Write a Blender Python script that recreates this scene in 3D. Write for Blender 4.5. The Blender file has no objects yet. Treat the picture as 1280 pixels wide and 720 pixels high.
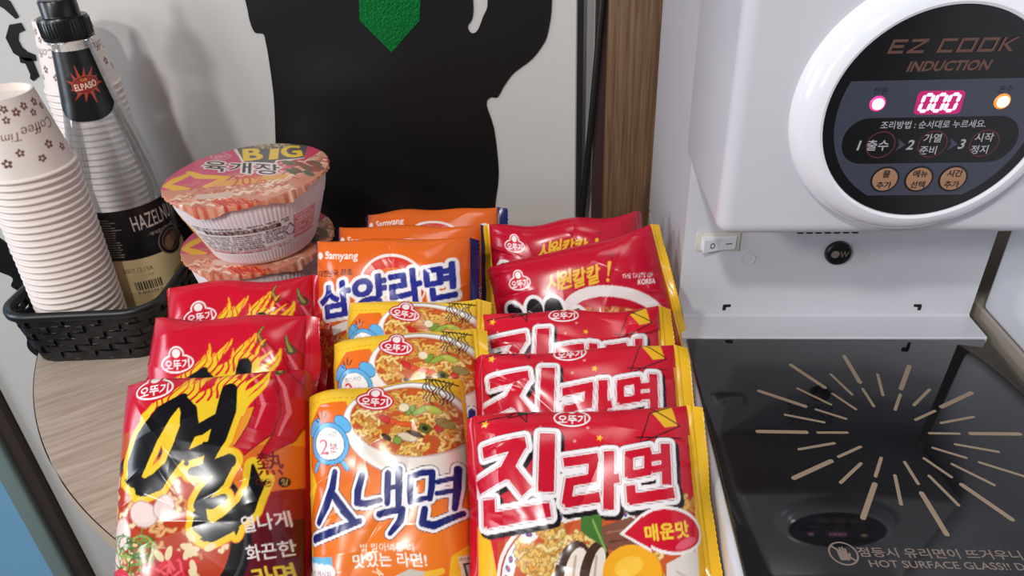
import bpy, bmesh, math, random
import numpy as np

# ------------------------------------------------------------------ camera, world, lights, exposure
S = 0.78            # metres per working unit (the glass plate is 0.235 m wide)
ZC = 1.496          # camera height in working units; the table top lies at 0.96 (0.75 m)
C = bpy.context.scene.collection
scene = bpy.context.scene

AX = np.array([[0.9978, -0.0024, -0.0665], [0.0554, -0.5241, 0.8498], [-0.0369, -0.8516, -0.5229]])
cam_data = bpy.data.cameras.new('camera')
cam_data.sensor_width = 36.0
cam_data.lens = 920.92 / 1280.0 * 36.0
cam_data.clip_start = 0.02
cam = bpy.data.objects.new('camera', cam_data)
C.objects.link(cam)
from mathutils import Matrix, Vector
Mr = Matrix(((AX[0][0], -AX[0][1], -AX[0][2]), (AX[1][0], -AX[1][1], -AX[1][2]), (AX[2][0], -AX[2][1], -AX[2][2])))
cam.matrix_world = Matrix.Translation((0, 0, ZC * S)) @ Mr.to_4x4()
scene.camera = cam

world = bpy.data.worlds.new('world')
scene.world = world
world.use_nodes = True
bg = world.node_tree.nodes['Background']
bg.inputs[0].default_value = (0.93, 0.95, 1.0, 1)
bg.inputs[1].default_value = 0.15

def area_light(name, loc, target, size, energy, color, size_y=None):
    l = bpy.data.lights.new(name, 'AREA')
    l.energy = energy
    l.color = color
    l.size = size * S
    if size_y:
        l.shape = 'RECTANGLE'
        l.size_y = size_y * S
    o = bpy.data.objects.new(name, l)
    C.objects.link(o)
    p = Vector(((loc[0]) * S, loc[1] * S, (loc[2] + ZC) * S))
    t = Vector((target[0] * S, target[1] * S, (target[2] + ZC) * S))
    o.location = p
    o.rotation_euler = (t - p).to_track_quat('-Z', 'Y').to_euler()
    return o

area_light('ceiling_lamp_light', (-1.35, -1.18, 0.90), (0.2, 0.65, -0.4), 0.24, 11, (1.0, 0.98, 0.96))
area_light('ceiling_lamp_light_second', (-0.42, -0.98, 1.24), (0.2, 0.65, -0.4), 0.11, 9.0, (1.0, 0.98, 0.96))
area_light('ceiling_lamp_light_third', (0.1, 0.45, 1.6), (0.0, 0.6, -0.4), 0.5, 3.0, (1.0, 0.97, 0.94))
area_light('shop_window_daylight', (-1.9, -1.4, 0.30), (-0.2, 0.9, -0.35), 0.5, 5.0, (0.88, 0.93, 1.0), 0.7)
area_light('side_window_daylight', (-2.3, 0.15, 0.15), (0.2, 0.65, -0.25), 0.6, 11.5, (0.78, 0.85, 1.0), 0.9)

scene.view_settings.view_transform = 'Standard'
scene.view_settings.look = 'None'
scene.view_settings.gamma = 1.0
scene.view_settings.use_curve_mapping = False
scene.view_settings.exposure = 0.12

# ------------------------------------------------------------------ helpers: materials
def lin(c):
    c = np.asarray(c, float) / 255.0
    return np.where(c <= 0.04045, c / 12.92, ((c + 0.055) / 1.055) ** 2.4)

def srgb(r, g, b):
    return tuple(lin((r, g, b))) + (1.0,)

def material(name, color, rough=0.5, metal=0.0, spec=0.5, coat=0.0, emit=None, emit_strength=0.0, bump=None, alpha=None, vary=0.0, vscale=20.0):
    m = bpy.data.materials.new(name)
    m.use_nodes = True
    nt = m.node_tree
    b = nt.nodes['Principled BSDF']
    b.inputs['Base Color'].default_value = color
    b.inputs['Roughness'].default_value = rough
    b.inputs['Metallic'].default_value = metal
    b.inputs['Specular IOR Level'].default_value = spec
    b.inputs['Coat Weight'].default_value = coat
    b.inputs['Coat Roughness'].default_value = 0.08
    if emit:
        b.inputs['Emission Color'].default_value = emit
        b.inputs['Emission Strength'].default_value = emit_strength
    tc = nt.nodes.new('ShaderNodeTexCoord')
    if vary:
        n = nt.nodes.new('ShaderNodeTexNoise')
        n.inputs['Scale'].default_value = vscale
        n.inputs['Detail'].default_value = 4
        nt.links.new(tc.outputs['Object'], n.inputs['Vector'])
        mx = nt.nodes.new('ShaderNodeMix')
        mx.data_type = 'RGBA'
        mx.inputs[6].default_value = color
        mx.inputs[7].default_value = tuple(c * (1 - vary) for c in color[:3]) + (1,)
        nt.links.new(n.outputs['Fac'], mx.inputs[0])
        nt.links.new(mx.outputs[2], b.inputs['Base Color'])
    if bump:
        n = nt.nodes.new('ShaderNodeTexNoise')
        n.inputs['Scale'].default_value = bump[0]
        n.inputs['Detail'].default_value = 3
        nt.links.new(tc.outputs['Object'], n.inputs['Vector'])
        bp = nt.nodes.new('ShaderNodeBump')
        bp.inputs['Strength'].default_value = bump[1]
        bp.inputs['Distance'].default_value = 0.001
        nt.links.new(n.outputs['Fac'], bp.inputs['Height'])
        nt.links.new(bp.outputs['Normal'], b.inputs['Normal'])
    return m

def print_material(name, rough=0.3, coat=0.0, spec=0.5):
    """Surface whose own printed colours are stored per vertex in the attribute Col."""
    m = bpy.data.materials.new(name)
    m.use_nodes = True
    nt = m.node_tree
    b = nt.nodes['Principled BSDF']
    a = nt.nodes.new('ShaderNodeAttribute')
    a.attribute_name = 'Col'
    nt.links.new(a.outputs['Color'], b.inputs['Base Color'])
    b.inputs['Roughness'].default_value = rough
    b.inputs['Specular IOR Level'].default_value = spec
    b.inputs['Coat Weight'].default_value = coat
    b.inputs['Coat Roughness'].default_value = 0.1
    return m

def wood_material(name, c1, c2, scale, stretch, rough=0.5, axis_rot=(0, 0, 0)):
    m = bpy.data.materials.new(name)
    m.use_nodes = True
    nt = m.node_tree
    b = nt.nodes['Principled BSDF']
    tc = nt.nodes.new('ShaderNodeTexCoord')
    mp = nt.nodes.new('ShaderNodeMapping')
    m0 = nt.nodes.new('ShaderNodeMapping')
    m0.inputs['Rotation'].default_value = axis_rot
    mp.inputs['Scale'].default_value = stretch
    n = nt.nodes.new('ShaderNodeTexNoise')
    n.inputs['Scale'].default_value = scale
    n.inputs['Detail'].default_value = 6
    n.inputs['Distortion'].default_value = 0.6
    r = nt.nodes.new('ShaderNodeValToRGB')
    r.color_ramp.elements[0].position = 0.35
    r.color_ramp.elements[1].position = 0.65
    r.color_ramp.elements[0].color = c1
    r.color_ramp.elements[1].color = c2
    nt.links.new(tc.outputs['Object'], m0.inputs['Vector'])
    nt.links.new(m0.outputs['Vector'], mp.inputs['Vector'])
    nt.links.new(mp.outputs['Vector'], n.inputs['Vector'])
    nt.links.new(n.outputs['Fac'], r.inputs['Fac'])
    nt.links.new(r.outputs['Color'], b.inputs['Base Color'])
    b.inputs['Roughness'].default_value = rough
    return m

def clear_material(name, tint, rough=0.04, through=0.85):
    """Thin clear plastic wall: mostly transparent, a Fresnel gloss on top."""
    m = bpy.data.materials.new(name)
    m.use_nodes = True
    nt = m.node_tree
    for n in list(nt.nodes):
        if n.type == 'BSDF_PRINCIPLED':
            nt.nodes.remove(n)
    out = [n for n in nt.nodes if n.type == 'OUTPUT_MATERIAL'][0]
    tr = nt.nodes.new('ShaderNodeBsdfTransparent')
    tr.inputs[0].default_value = tint
    gl = nt.nodes.new('ShaderNodeBsdfGlossy')
    gl.inputs['Roughness'].default_value = rough
    gl.inputs['Color'].default_value = (1, 1, 1, 1)
    lw = nt.nodes.new('ShaderNodeLayerWeight')
    lw.inputs['Blend'].default_value = 0.35
    mul = nt.nodes.new('ShaderNodeMath')
    mul.operation = 'MULTIPLY_ADD'
    mul.inputs[1].default_value = through
    mul.inputs[2].default_value = 0.06
    mx = nt.nodes.new('ShaderNodeMixShader')
    nt.links.new(lw.outputs['Fresnel'], mul.inputs[0])
    nt.links.new(mul.outputs[0], mx.inputs[0])
    nt.links.new(tr.outputs[0], mx.inputs[1])
    nt.links.new(gl.outputs[0], mx.inputs[2])
    df = nt.nodes.new('ShaderNodeBsdfDiffuse')
    df.inputs[0].default_value = (0.9, 0.9, 0.9, 1)
    hz = nt.nodes.new('ShaderNodeMixShader')
    hz.inputs[0].default_value = 0.09
    nt.links.new(mx.outputs[0], hz.inputs[1])
    nt.links.new(df.outputs[0], hz.inputs[2])
    nt.links.new(hz.outputs[0], out.inputs['Surface'])
    return m

# ------------------------------------------------------------------ helpers: objects and meshes (all coordinates in working units, z from the camera)
def world_pt(p):
    return Vector((p[0] * S, p[1] * S, (p[2] + ZC) * S))

ROOT = {}
def tag(o, label, cat, group=None, kind=None):
    if label: o['label'] = label
    if cat: o['category'] = cat
    if group: o['group'] = group
    if kind: o['kind'] = kind
    return o

def thing(name, label, cat, loc, group=None):
    o = bpy.data.objects.new(name, None)
    o.empty_display_size = 0.03
    C.objects.link(o)
    o.location = world_pt(loc)
    ROOT[o] = np.array(o.location)
    tag(o, label, cat, group)
    return o

def finish(o, parent, origin):
    C.objects.link(o)
    if parent is not None:
        o.parent = parent
        ROOT[o] = ROOT[parent]
    else:
        o.location = Vector(origin)
        ROOT[o] = np.array(origin)
    return o

def mk(name, V, F, mat, parent=None, origin=None, smooth=True, col=None, mat_index=None, sharp=None):
    """One mesh object from working-space vertices. F is a list of faces or an (n,4) array."""
    V = np.asarray(V, float)
    Wv = V * S
    Wv[:, 2] += ZC * S
    if parent is not None:
        org = ROOT[parent]
    else:
        org = np.array(world_pt(origin)) if origin is not None else np.array([(Wv[:, 0].min() + Wv[:, 0].max()) / 2, (Wv[:, 1].min() + Wv[:, 1].max()) / 2, Wv[:, 2].min()])
    Wv = Wv - org
    me = bpy.data.meshes.new(name)
    if isinstance(F, np.ndarray):
        n, k = F.shape
        me.vertices.add(len(Wv)); me.vertices.foreach_set('co', Wv.astype(np.float32).ravel())
        me.loops.add(n * k); me.loops.foreach_set('vertex_index', F.astype(np.int32).ravel())
        me.polygons.add(n)
        me.polygons.foreach_set('loop_start', np.arange(0, n * k, k, dtype=np.int32))
        me.update(calc_edges=True)
    else:
        me.from_pydata([tuple(v) for v in Wv], [], [list(f) for f in F])
        me.update()
    mats = mat if isinstance(mat, (list, tuple)) else [mat]
    for m in mats: me.materials.append(m)
    if mat_index is not None:
        me.polygons.foreach_set('material_index', np.asarray(mat_index, np.int32))
    if smooth:
        me.polygons.foreach_set('use_smooth', np.ones(len(me.polygons), bool))
        if sharp:
            me.set_sharp_from_angle(angle=math.radians(sharp))
    if col is not None:
        a = me.color_attributes.new('Col', 'FLOAT_COLOR', 'POINT')
        c4 = np.ones((len(Wv), 4), np.float32)
        c4[:, :3] = col
        a.data.foreach_set('color', c4.ravel())
    o = bpy.data.objects.new(name, me)
    return finish(o, parent, org)

class MB:
    """Collects shapes into one mesh; build() links them as ONE object."""
    def __init__(s): s.v = []; s.f = []; s.mi = []
    def add(s, V, F, mi=0):
        b = len(s.v)
        s.v += [tuple(p) for p in V]
        s.f += [tuple(b + i for i in f) for f in F]
        s.mi += [mi] * len(F)
        return s
    def box(s, x0, x1, y0, y1, z0, z1, bevel=0.0, seg=3, mi=0):
        bm = bmesh.new()
        bmesh.ops.create_cube(bm, size=1.0)
        for v in bm.verts:
            v.co = Vector(((x0 + x1) / 2 + v.co.x * (x1 - x0), (y0 + y1) / 2 + v.co.y * (y1 - y0), (z0 + z1) / 2 + v.co.z * (z1 - z0)))
        if bevel:
            bmesh.ops.bevel(bm, geom=list(bm.edges), offset=bevel, segments=seg, profile=0.5, affect='EDGES')
        bm.verts.index_update()
        s.add([v.co[:] for v in bm.verts], [[v.index for v in f.verts] for f in bm.faces], mi)
        bm.free()
        return s
    def prism(s, pts, a0, a1, axis='z', mi=0):
        """pts is a closed outline; extruded along axis between a0 and a1."""
        n = len(pts)
        def P(p, a):
            return (p[0], p[1], a) if axis == 'z' else ((p[0], a, p[1]) if axis == 'y' else (a, p[0], p[1]))
        V = [P(p, a0) for p in pts] + [P(p, a1) for p in pts]
        F = [list(range(n))[::-1], list(range(n, 2 * n))] + [[i, (i + 1) % n, n + (i + 1) % n, n + i] for i in range(n)]
        return s.add(V, F, mi)
    def lathe(s, prof, c, n=48, mi=0, axis='z', cap=True):
        """prof is a list of (radius, height) revolved about c."""
        V = []; F = []
        for r, h in prof:
            for k in range(n):
                a = 2 * math.pi * k / n
                if axis == 'z': V.append((c[0] + r * math.cos(a), c[1] + r * math.sin(a), c[2] + h))
                else: V.append((c[0] + r * math.cos(a), c[1] + h, c[2] + r * math.sin(a)))
        for i in range(len(prof) - 1):
            for k in range(n):
                F.append([i * n + k, i * n + (k + 1) % n, (i + 1) * n + (k + 1) % n, (i + 1) * n + k])
        if cap:
            if prof[0][0] > 1e-6: F.append(list(range(n))[::-1])
            if prof[-1][0] > 1e-6: F.append(list(range((len(prof) - 1) * n, len(prof) * n)))
        return s.add(V, F, mi)
    def tube(s, pts, r, n=8, mi=0):
        pts = [Vector(p) for p in pts]
        V = []; F = []
        for i, p in enumerate(pts):
            t = (pts[min(i + 1, len(pts) - 1)] - pts[max(i - 1, 0)]).normalized()
            u = t.cross(Vector((0, 1, 0.01)))
            if u.length < 0.1: u = t.cross(Vector((1, 0, 0)))
            u.normalize(); w = t.cross(u)
            rr = r[i] if isinstance(r, (list, tuple)) else r
            for k in range(n):
                a = 2 * math.pi * k / n
                V.append(tuple(p + u * rr * math.cos(a) + w * rr * math.sin(a)))
        for i in range(len(pts) - 1):
            for k in range(n):
                F.append([i * n + k, i * n + (k + 1) % n, (i + 1) * n + (k + 1) % n, (i + 1) * n + k])
        F += [list(range(n))[::-1], list(range((len(pts) - 1) * n, len(pts) * n))]
        return s.add(V, F, mi)
    def tris(s, T, fn, mi=0):
        """T: (n,3,2) flat triangles; fn maps a 2-D point to 3-D."""
        b = [fn(p) for t in T for p in t]
        return s.add(b, [[3 * i, 3 * i + 1, 3 * i + 2] for i in range(len(T))], mi)
    def build(s, name, mat, parent=None, origin=None, smooth=True, sharp=35):
        return mk(name, s.v, s.f, mat, parent, origin, smooth, None, s.mi, sharp)

# ------------------------------------------------------------------ helpers: lettering outlines and printed artwork
_TX = {}
def text_tris(body, bold=0.0):
    """Filled triangles of a line of lettering; cap height about 0.73, origin bottom left. Returns (tris, width)."""
    k = (body, bold)
    if k not in _TX:
        cu = bpy.data.curves.new('lettering', 'FONT')
        cu.body = body
        cu.resolution_u = 3
        cu.offset = bold
        o = bpy.data.objects.new('lettering', cu)
        C.objects.link(o)
        bpy.context.view_layer.update()
        me = o.evaluated_get(bpy.context.evaluated_depsgraph_get()).to_mesh()
        me.calc_loop_triangles()
        V = np.array([v.co[:2] for v in me.vertices]).reshape(-1, 2)
        T = np.array([V[list(t.vertices)] for t in me.loop_triangles]).reshape(-1, 3, 2)
        o.to_mesh_clear()
        bpy.data.objects.remove(o)
        bpy.data.curves.remove(cu)
        lo = V.min(0); hi = V.max(0)
        _TX[k] = (T - np.array([(lo[0] + hi[0]) / 2, (lo[1] + hi[1]) / 2]), hi - lo)
    return _TX[k]

def text_at(body, cx, cy, height=None, width=None, rot=0.0, shear=0.0, bold=0.0, up=1.0):
    """Triangles centred on (cx, cy), scaled to a height and/or width; up=-1 when y runs downwards."""
    T, sz = text_tris(body, bold)
    if height and width: sx, sy = width / sz[0], height / sz[1]
    elif height: sx = sy = height / sz[1]
    else: sx = sy = width / sz[0]
    P = T * np.array([sx, sy])
    x = P[..., 0] + shear * P[..., 1]; y = P[..., 1]
    a = math.radians(rot)
    X = x * math.cos(a) - y * math.sin(a); Y = x * math.sin(a) + y * math.cos(a)
    return np.stack([cx + X, cy + up * Y], -1)

class Art:
    """A printed sheet: flat colour shapes laid over each other, drawn in its own sheet units."""
    def __init__(s, Wm, Lm, TL, TR, BL, base, ppm=5.0, over=0.0):
        s.over = over
        Lm = Lm * (1 + over)
        TL, TR, BL = (np.array(p, float) for p in (TL, TR, BL))
        TL, TR = TL - over * (BL - TL), TR - over * (BL - TL)
        s.W = int(Wm * 1000 * ppm); s.H = int(Lm * 1000 * ppm)
        s.TL = TL
        s.M = np.linalg.inv(np.stack([(TR - TL) / s.W, (BL - TL) / s.H], 1))
        s.k = math.sqrt(abs(np.linalg.det(s.M)))
        s.img = np.empty((s.H, s.W, 3), np.float32)
        s.img[:] = lin(base)
    def c(s, P): return (np.asarray(P, float) - s.TL) @ s.M.T
    def mask(s): return np.zeros((s.H, s.W), bool)
    def _bb(s, lo, hi):
        x0 = max(0, int(lo[0])); y0 = max(0, int(lo[1])); x1 = min(s.W, int(hi[0]) + 2); y1 = min(s.H, int(hi[1]) + 2)
        if x1 <= x0 or y1 <= y0: return None
        yy, xx = np.mgrid[y0:y1, x0:x1]
        return slice(y0, y1), slice(x0, x1), xx + 0.5, yy + 0.5
    def poly(s, P, m=None):
        m = s.mask() if m is None else m
        P = s.c(P); b = s._bb(P.min(0), P.max(0))
        if b is None: return m
        ys, xs, X, Y = b
        ins = np.zeros(X.shape, bool)
        for i in range(len(P)):
            x1, y1 = P[i - 1]; x2, y2 = P[i]
            if y1 == y2: continue
            ins ^= ((y1 > Y) != (y2 > Y)) & (X < (x2 - x1) * (Y - y1) / (y2 - y1) + x1)
        m[ys, xs] |= ins
        return m
    def ell(s, cx, cy, rx, ry, rot=0, m=None):
        a = np.linspace(0, 2 * np.pi, 49)[:-1]; r = math.radians(rot)
        x = rx * np.cos(a); y = ry * np.sin(a)
        return s.poly(np.stack([cx + x * math.cos(r) - y * math.sin(r), cy + x * math.sin(r) + y * math.cos(r)], 1), m)
    def stroke(s, pts, w, m=None, closed=False):
        """Round-ended brush line; w is a full width or one width per point."""
        m = s.mask() if m is None else m
        P = s.c(pts)
        if closed: P = np.vstack([P, P[:1]])
        w = np.full(len(P), w) if np.isscalar(w) else np.array(list(w) + ([w[0]] if closed else []))
        r = w * 0.5 * s.k
        for i in range(len(P) - 1):
            a, b = P[i], P[i + 1]; R = max(r[i], r[i + 1])
            bb = s._bb(np.minimum(a, b) - R - 1, np.maximum(a, b) + R + 1)
            if bb is None: continue
            ys, xs, X, Y = bb
            d = b - a; L = max(d @ d, 1e-9)
            t = np.clip(((X - a[0]) * d[0] + (Y - a[1]) * d[1]) / L, 0, 1)
            m[ys, xs] |= (X - a[0] - t * d[0]) ** 2 + (Y - a[1] - t * d[1]) ** 2 <= (r[i] + t * (r[i + 1] - r[i])) ** 2
        return m
    def strokes(s, L, w, m=None):
        m = s.mask() if m is None else m
        for p in L: s.stroke(p, w, m)
        return m
    def text(s, body, cx, cy, height=None, width=None, rot=0, shear=0, bold=0.0, m=None):
        keep = m
        m = s.mask()
        if bold:
            T, sz = text_tris(body)
            bold = bold * 0.62 * (height / 0.9 if height else width / sz[0]) * s.k
        for t in text_at(body, cx, cy, height, width, rot, shear, 0.0, -1.0):
            P = s.c(t); b = s._bb(P.min(0), P.max(0))
            if b is None: continue
            ys, xs, X, Y = b
            def e(p, q): return (q[0] - p[0]) * (Y - p[1]) - (q[1] - p[1]) * (X - p[0])
            e0, e1, e2 = e(P[0], P[1]), e(P[1], P[2]), e(P[2], P[0])
            m[ys, xs] |= ((e0 >= 0) & (e1 >= 0) & (e2 >= 0)) | ((e0 <= 0) & (e1 <= 0) & (e2 <= 0))
        if bold >= 0.5: m = s.grow(m, bold / s.k)
        if keep is not None:
            keep |= m
            return keep
        return m
    def grow(s, m, w):
        """m widened by w sheet units."""
        n = max(1, int(round(w * s.k)))
        if not m.any(): return m.copy()
        ys = np.where(m.any(1))[0]; xs = np.where(m.any(0))[0]
        y0 = max(0, ys[0] - n); y1 = min(s.H, ys[-1] + n + 1); x0 = max(0, xs[0] - n); x1 = min(s.W, xs[-1] + n + 1)
        sub = m[y0:y1, x0:x1]; out = sub.copy()
        c = np.pad(np.cumsum(np.pad(sub, ((0, 0), (n + 1, n))).astype(np.int32), 1), 0)
        for dy in range(-n, n + 1):
            h = int(math.sqrt(n * n - dy * dy))
            w2 = sub.shape[1]
            row = (c[:, n + 1 + h:n + 1 + h + w2] - c[:, n - h:n - h + w2]) > 0
            if dy >= 0: out[dy:] |= row[:row.shape[0] - dy] if dy else row
            else: out[:dy] |= row[-dy:]
        r = np.zeros_like(m); r[y0:y1, x0:x1] = out
        return r
    def shift(s, m, dx, dy):
        d = (np.array([dx, dy]) @ s.M.T).round().astype(int)
        return np.roll(np.roll(m, d[1], 0), d[0], 1)
    def paint(s, m, color, a=1.0):
        if a >= 1: s.img[m] = lin(color)
        else: s.img[m] = s.img[m] * (1 - a) + lin(color) * a
        return m
    def ready(s):
        im = s.img; p = np.pad(im, ((1, 1), (1, 1), (0, 0)), mode='edge')
        s.out = sum(p[i:i + s.H, j:j + s.W] for i in range(3) for j in range(3)) / 9.0
        return s
    def sample(s, x01, y01):
        """Colour at x from the left and y from the top, both 0..1."""
        y01 = (y01 + s.over) / (1 + s.over)
        i = np.clip((y01 * s.H).astype(int), 0, s.H - 1); j = np.clip((x01 * s.W).astype(int), 0, s.W - 1)
        return s.out[i, j]
# ------------------------------------------------------------------ printed artwork of the packets
def emblem(A, cx, cy, w, rot=0):
    """Red trefoil badge with a white ring and white lettering."""
    k = w / 74.0
    r = math.radians(rot)
    def p(x, y): return (cx + k * (x * math.cos(r) - y * math.sin(r)), cy + k * (x * math.sin(r) + y * math.cos(r)))
    def shape(g):
        m = A.ell(*p(0, 7), (36 + g) * k, (19 + g) * k, rot)
        A.ell(*p(0, -9), (18 + g) * k, (17 + g) * k, rot, m)
        return m
    A.paint(shape(1.5), (200, 15, 40))
    A.paint(shape(-2), (245, 235, 235))
    A.paint(shape(-5), (206, 22, 45))
    A.paint(A.ell(*p(0, -11), 8.5 * k, 8 * k), (245, 232, 228))
    A.paint(A.text('오뚜기', *p(0, 9), width=50 * k, rot=-rot, bold=0.035), (250, 245, 245))

def noodles(A, cx, cy, rx, ry, n, rng, w=3.0, rot=0, cols=None):
    """Curly noodle strands scattered inside an ellipse."""
    cols = cols or [(240, 190, 90), (228, 165, 70), (248, 212, 130), (214, 140, 60)]
    r = math.radians(rot)
    for i in range(n):
        q = math.sqrt(rng.random()); a = rng.random() * 6.28
        x0 = q * rx * math.cos(a); y0 = q * ry * math.sin(a)
        th = rng.random() * 6.28; L = 10 + 16 * rng.random(); am = 1.5 + 2.5 * rng.random()
        P = []
        for t in np.linspace(0, 1, 9):
            u = (t - 0.5) * L; v = am * math.sin(t * 9.5) + 6 * (t - 0.5) ** 2
            x = x0 + u * math.cos(th) - v * math.sin(th); y = y0 + (u * math.sin(th) + v * math.cos(th)) * 0.8
            d = math.hypot(x / rx, y / ry)
            if d > 1: x, y = x / d, y / d
            P.append((cx + x * math.cos(r) - y * math.sin(r), cy + x * math.sin(r) + y * math.cos(r)))
        c = cols[i % len(cols)]
        A.paint(A.stroke(P, w * 1.5), tuple(int(v * 0.72) for v in c))
        A.paint(A.stroke(P, w), c)

def star(A, cx, cy, r, rot=0.3, inner=0.42):
    P = [(cx + (r if i % 2 == 0 else r * inner) * math.sin(rot + i * math.pi / 5), cy - (r if i % 2 == 0 else r * inner) * math.cos(rot + i * math.pi / 5)) for i in range(10)]
    return A.poly(P)

def art_hot(W, L):
    """Red chilli packet with a big black brush syllable on yellow flames."""
    rng = np.random.default_rng(3)
    A = Art(W, L, (133, 484), (376, 464), (120, 760), (204, 16, 44), over=0.26)
    A.paint(A.poly([(90, 560), (180, 540), (270, 560), (330, 560), (400, 700), (400, 800), (90, 800)]), (196, 84, 40))
    A.paint(A.poly([(290, 520), (400, 500), (400, 612), (290, 625)]), (236, 150, 36))
    A.paint(A.poly([(296, 560), (400, 560), (400, 640), (296, 640)]), (224, 112, 38))
    A.paint(A.poly([(285, 622), (400, 605), (400, 800), (285, 800)]), (96, 16, 30))
    A.paint(A.poly([(290, 622), (400, 605), (400, 640), (290, 655)]), (150, 24, 34))
    # bowl: dark rim, broth, noodles
    A.paint(A.ell(205, 660, 112, 98), (24, 20, 22))
    A.paint(A.ell(205, 660, 106, 92), (60, 58, 62))
    A.paint(A.ell(205, 660, 102, 89), (20, 16, 18))
    A.paint(A.ell(198, 660, 93, 84), (186, 58, 26))
    noodles(A, 198, 655, 90, 80, 95, rng, 3.6, cols=[(236, 170, 110), (244, 196, 140), (220, 130, 74), (250, 214, 170)])
    # chillies
    for P, w in (([(312, 462), (330, 484), (338, 512), (328, 540), (306, 566), (296, 572)], [10, 22, 29, 29, 16, 3]), ([(349, 466), (362, 490), (366, 520), (354, 548), (330, 574)], [10, 22, 27, 22, 4])):
        A.paint(A.stroke(P, [x + 3 for x in w]), (140, 6, 26))
        A.paint(A.stroke(P, w), (196, 12, 38))
        A.paint(A.stroke([(x - 6, y) for x, y in P[:4]], [2, 4, 5, 2]), (232, 110, 122))
    for P in ([(311, 440), (306, 452), (312, 464)], [(343, 448), (345, 458), (350, 468)]):
        A.paint(A.stroke(P, [3, 6, 12]), (84, 70, 30)); A.paint(A.stroke(P, [1.4, 2.4, 5]), (166, 150, 76))
    # brush syllable
    m = A.stroke([(231, 503), (206, 526), (184, 556), (170, 584), (166, 602)], [10, 24, 30, 28, 18])
    A.stroke([(166, 600), (180, 611), (198, 604), (214, 588)], [14, 20, 22, 16], m)
    A.stroke([(212, 592), (230, 566), (242, 540), (240, 520), (230, 506)], [14, 22, 24, 20, 12], m)
    A.stroke([(288, 494), (286, 520), (278, 552), (266, 580)], [20, 24, 22, 12], m)
    A.stroke([(238, 548), (256, 542), (274, 530)], [12, 16, 14], m)
    A.stroke([(238, 574), (256, 568), (272, 560)], [12, 15, 12], m)
    A.stroke([(244, 592), (264, 590), (292, 580)], [10, 18, 18], m)
    A.stroke([(288, 584), (278, 602), (260, 618), (252, 630)], [18, 17, 15, 15], m)
    A.stroke([(252, 628), (268, 628), (284, 622)], [12, 14, 10], m)
    A.stroke([(254, 632), (252, 652), (266, 662), (290, 650), (312, 632), (323, 610), (320, 584)], [13, 20, 20, 22, 22, 17, 3], m)
    for x, y in ((160, 590), (158, 604), (166, 574), (174, 556), (196, 530), (172, 616), (246, 640), (258, 668), (298, 656), (318, 636), (330, 606), (238, 582), (294, 500), (280, 500), (262, 560)):
        a = rng.random() * 6.28
        A.stroke([(x, y), (x + 7 * math.cos(a), y + 7 * math.sin(a))], [7, 1], m)
    fl = A.grow(m, 7.5)
    for i in range(30):
        t = i / 29.0
        x0, y0 = 176 + 132 * t, 560 - 60 * math.sin(t * 2.2) + 10 * t
        h = 24 + 34 * rng.random(); d = 6 + 26 * t
        A.stroke([(x0 + d * q + 5 * math.sin(q * 6 + i), y0 - h * q) for q in np.linspace(0, 1, 9)], list(np.linspace(10, 0.8, 9)), fl)
    A.poly([(200, 540), (236, 510), (280, 496), (300, 530), (270, 590), (216, 600)], fl)
    A.paint(A.grow(fl, 1.2), (236, 110, 36))
    A.paint(fl, (244, 202, 42))
    for i in range(12):
        x0 = 190 + 10 * i; y0 = 528 - 3.2 * i
        A.paint(A.stroke([(x0 + 14 * q + 4 * math.sin(q * 7 + i), y0 - 40 * q) for q in np.linspace(0, 1, 8)], list(np.linspace(3.4, 0.8, 8))), (210, 22, 44))
    A.paint(m, (14, 12, 18))
    emblem(A, 188, 490, 58, -10)
    # toppings: white pieces, herbs, red sauce
    for x, y, a, b, r in ((180, 640, 17, 13, 20), (150, 664, 14, 18, 0), (206, 632, 11, 14, 40), (142, 690, 10, 14, 10)):
        A.paint(A.ell(x, y, a + 1.5, b + 1.5, r), (206, 160, 150)); A.paint(A.ell(x, y, a, b, r), (238, 214, 205))
    A.paint(A.ell(212, 700, 34, 22, 10), (196, 24, 40))
    for i in range(26):
        x, y = 212 + rng.normal() * 14, 700 + rng.normal() * 9
        A.paint(A.stroke([(x, y), (x + rng.normal() * 7, y + rng.normal() * 7)], 3), [(226, 40, 60), (244, 90, 100), (160, 10, 30)][i % 3])
    for i in range(34):
        x, y = 168 + rng.normal() * 12, 680 + rng.normal() * 9
        P = [(x + 14 * math.cos(t * 3 + i), y + 9 * math.sin(t * 3 + i)) for t in np.linspace(0, 1, 6)]
        A.paint(A.stroke(P, 1.8), [(98, 140, 50), (60, 100, 36), (150, 180, 90)][i % 3])
    for i in range(9):
        x, y = 236 + rng.normal() * 16, 686 + rng.normal() * 16
        A.paint(A.ell(x, y, 8, 4, rng.random() * 180), (236, 216, 170))
    A.paint(A.ell(232, 718, 20, 7, -15), (150, 170, 80)); A.paint(A.ell(150, 712, 16, 12), (222, 60, 84))
    # words at the right
    A.paint(A.text('熱', 338, 582, height=27, rot=4, bold=0.02), (120, 14, 24))
    A.paint(A.text('더움', 332, 604, height=9, bold=0.02), (110, 24, 20))
    A.paint(A.ell(352, 603, 6, 6), (30, 14, 14)); A.paint(A.text('열', 352, 603, height=7), (240, 200, 120))
    A.paint(A.text('열나게', 331, 648, width=52, rot=8, bold=0.03), (240, 226, 220))
    A.paint(A.text('화끈한', 334, 680, width=52, rot=8, bold=0.03), (240, 226, 220))
    A.paint(A.text('라면', 336, 708, width=44, rot=8, bold=0.03), (236, 196, 60))
    return A.ready()

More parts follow.
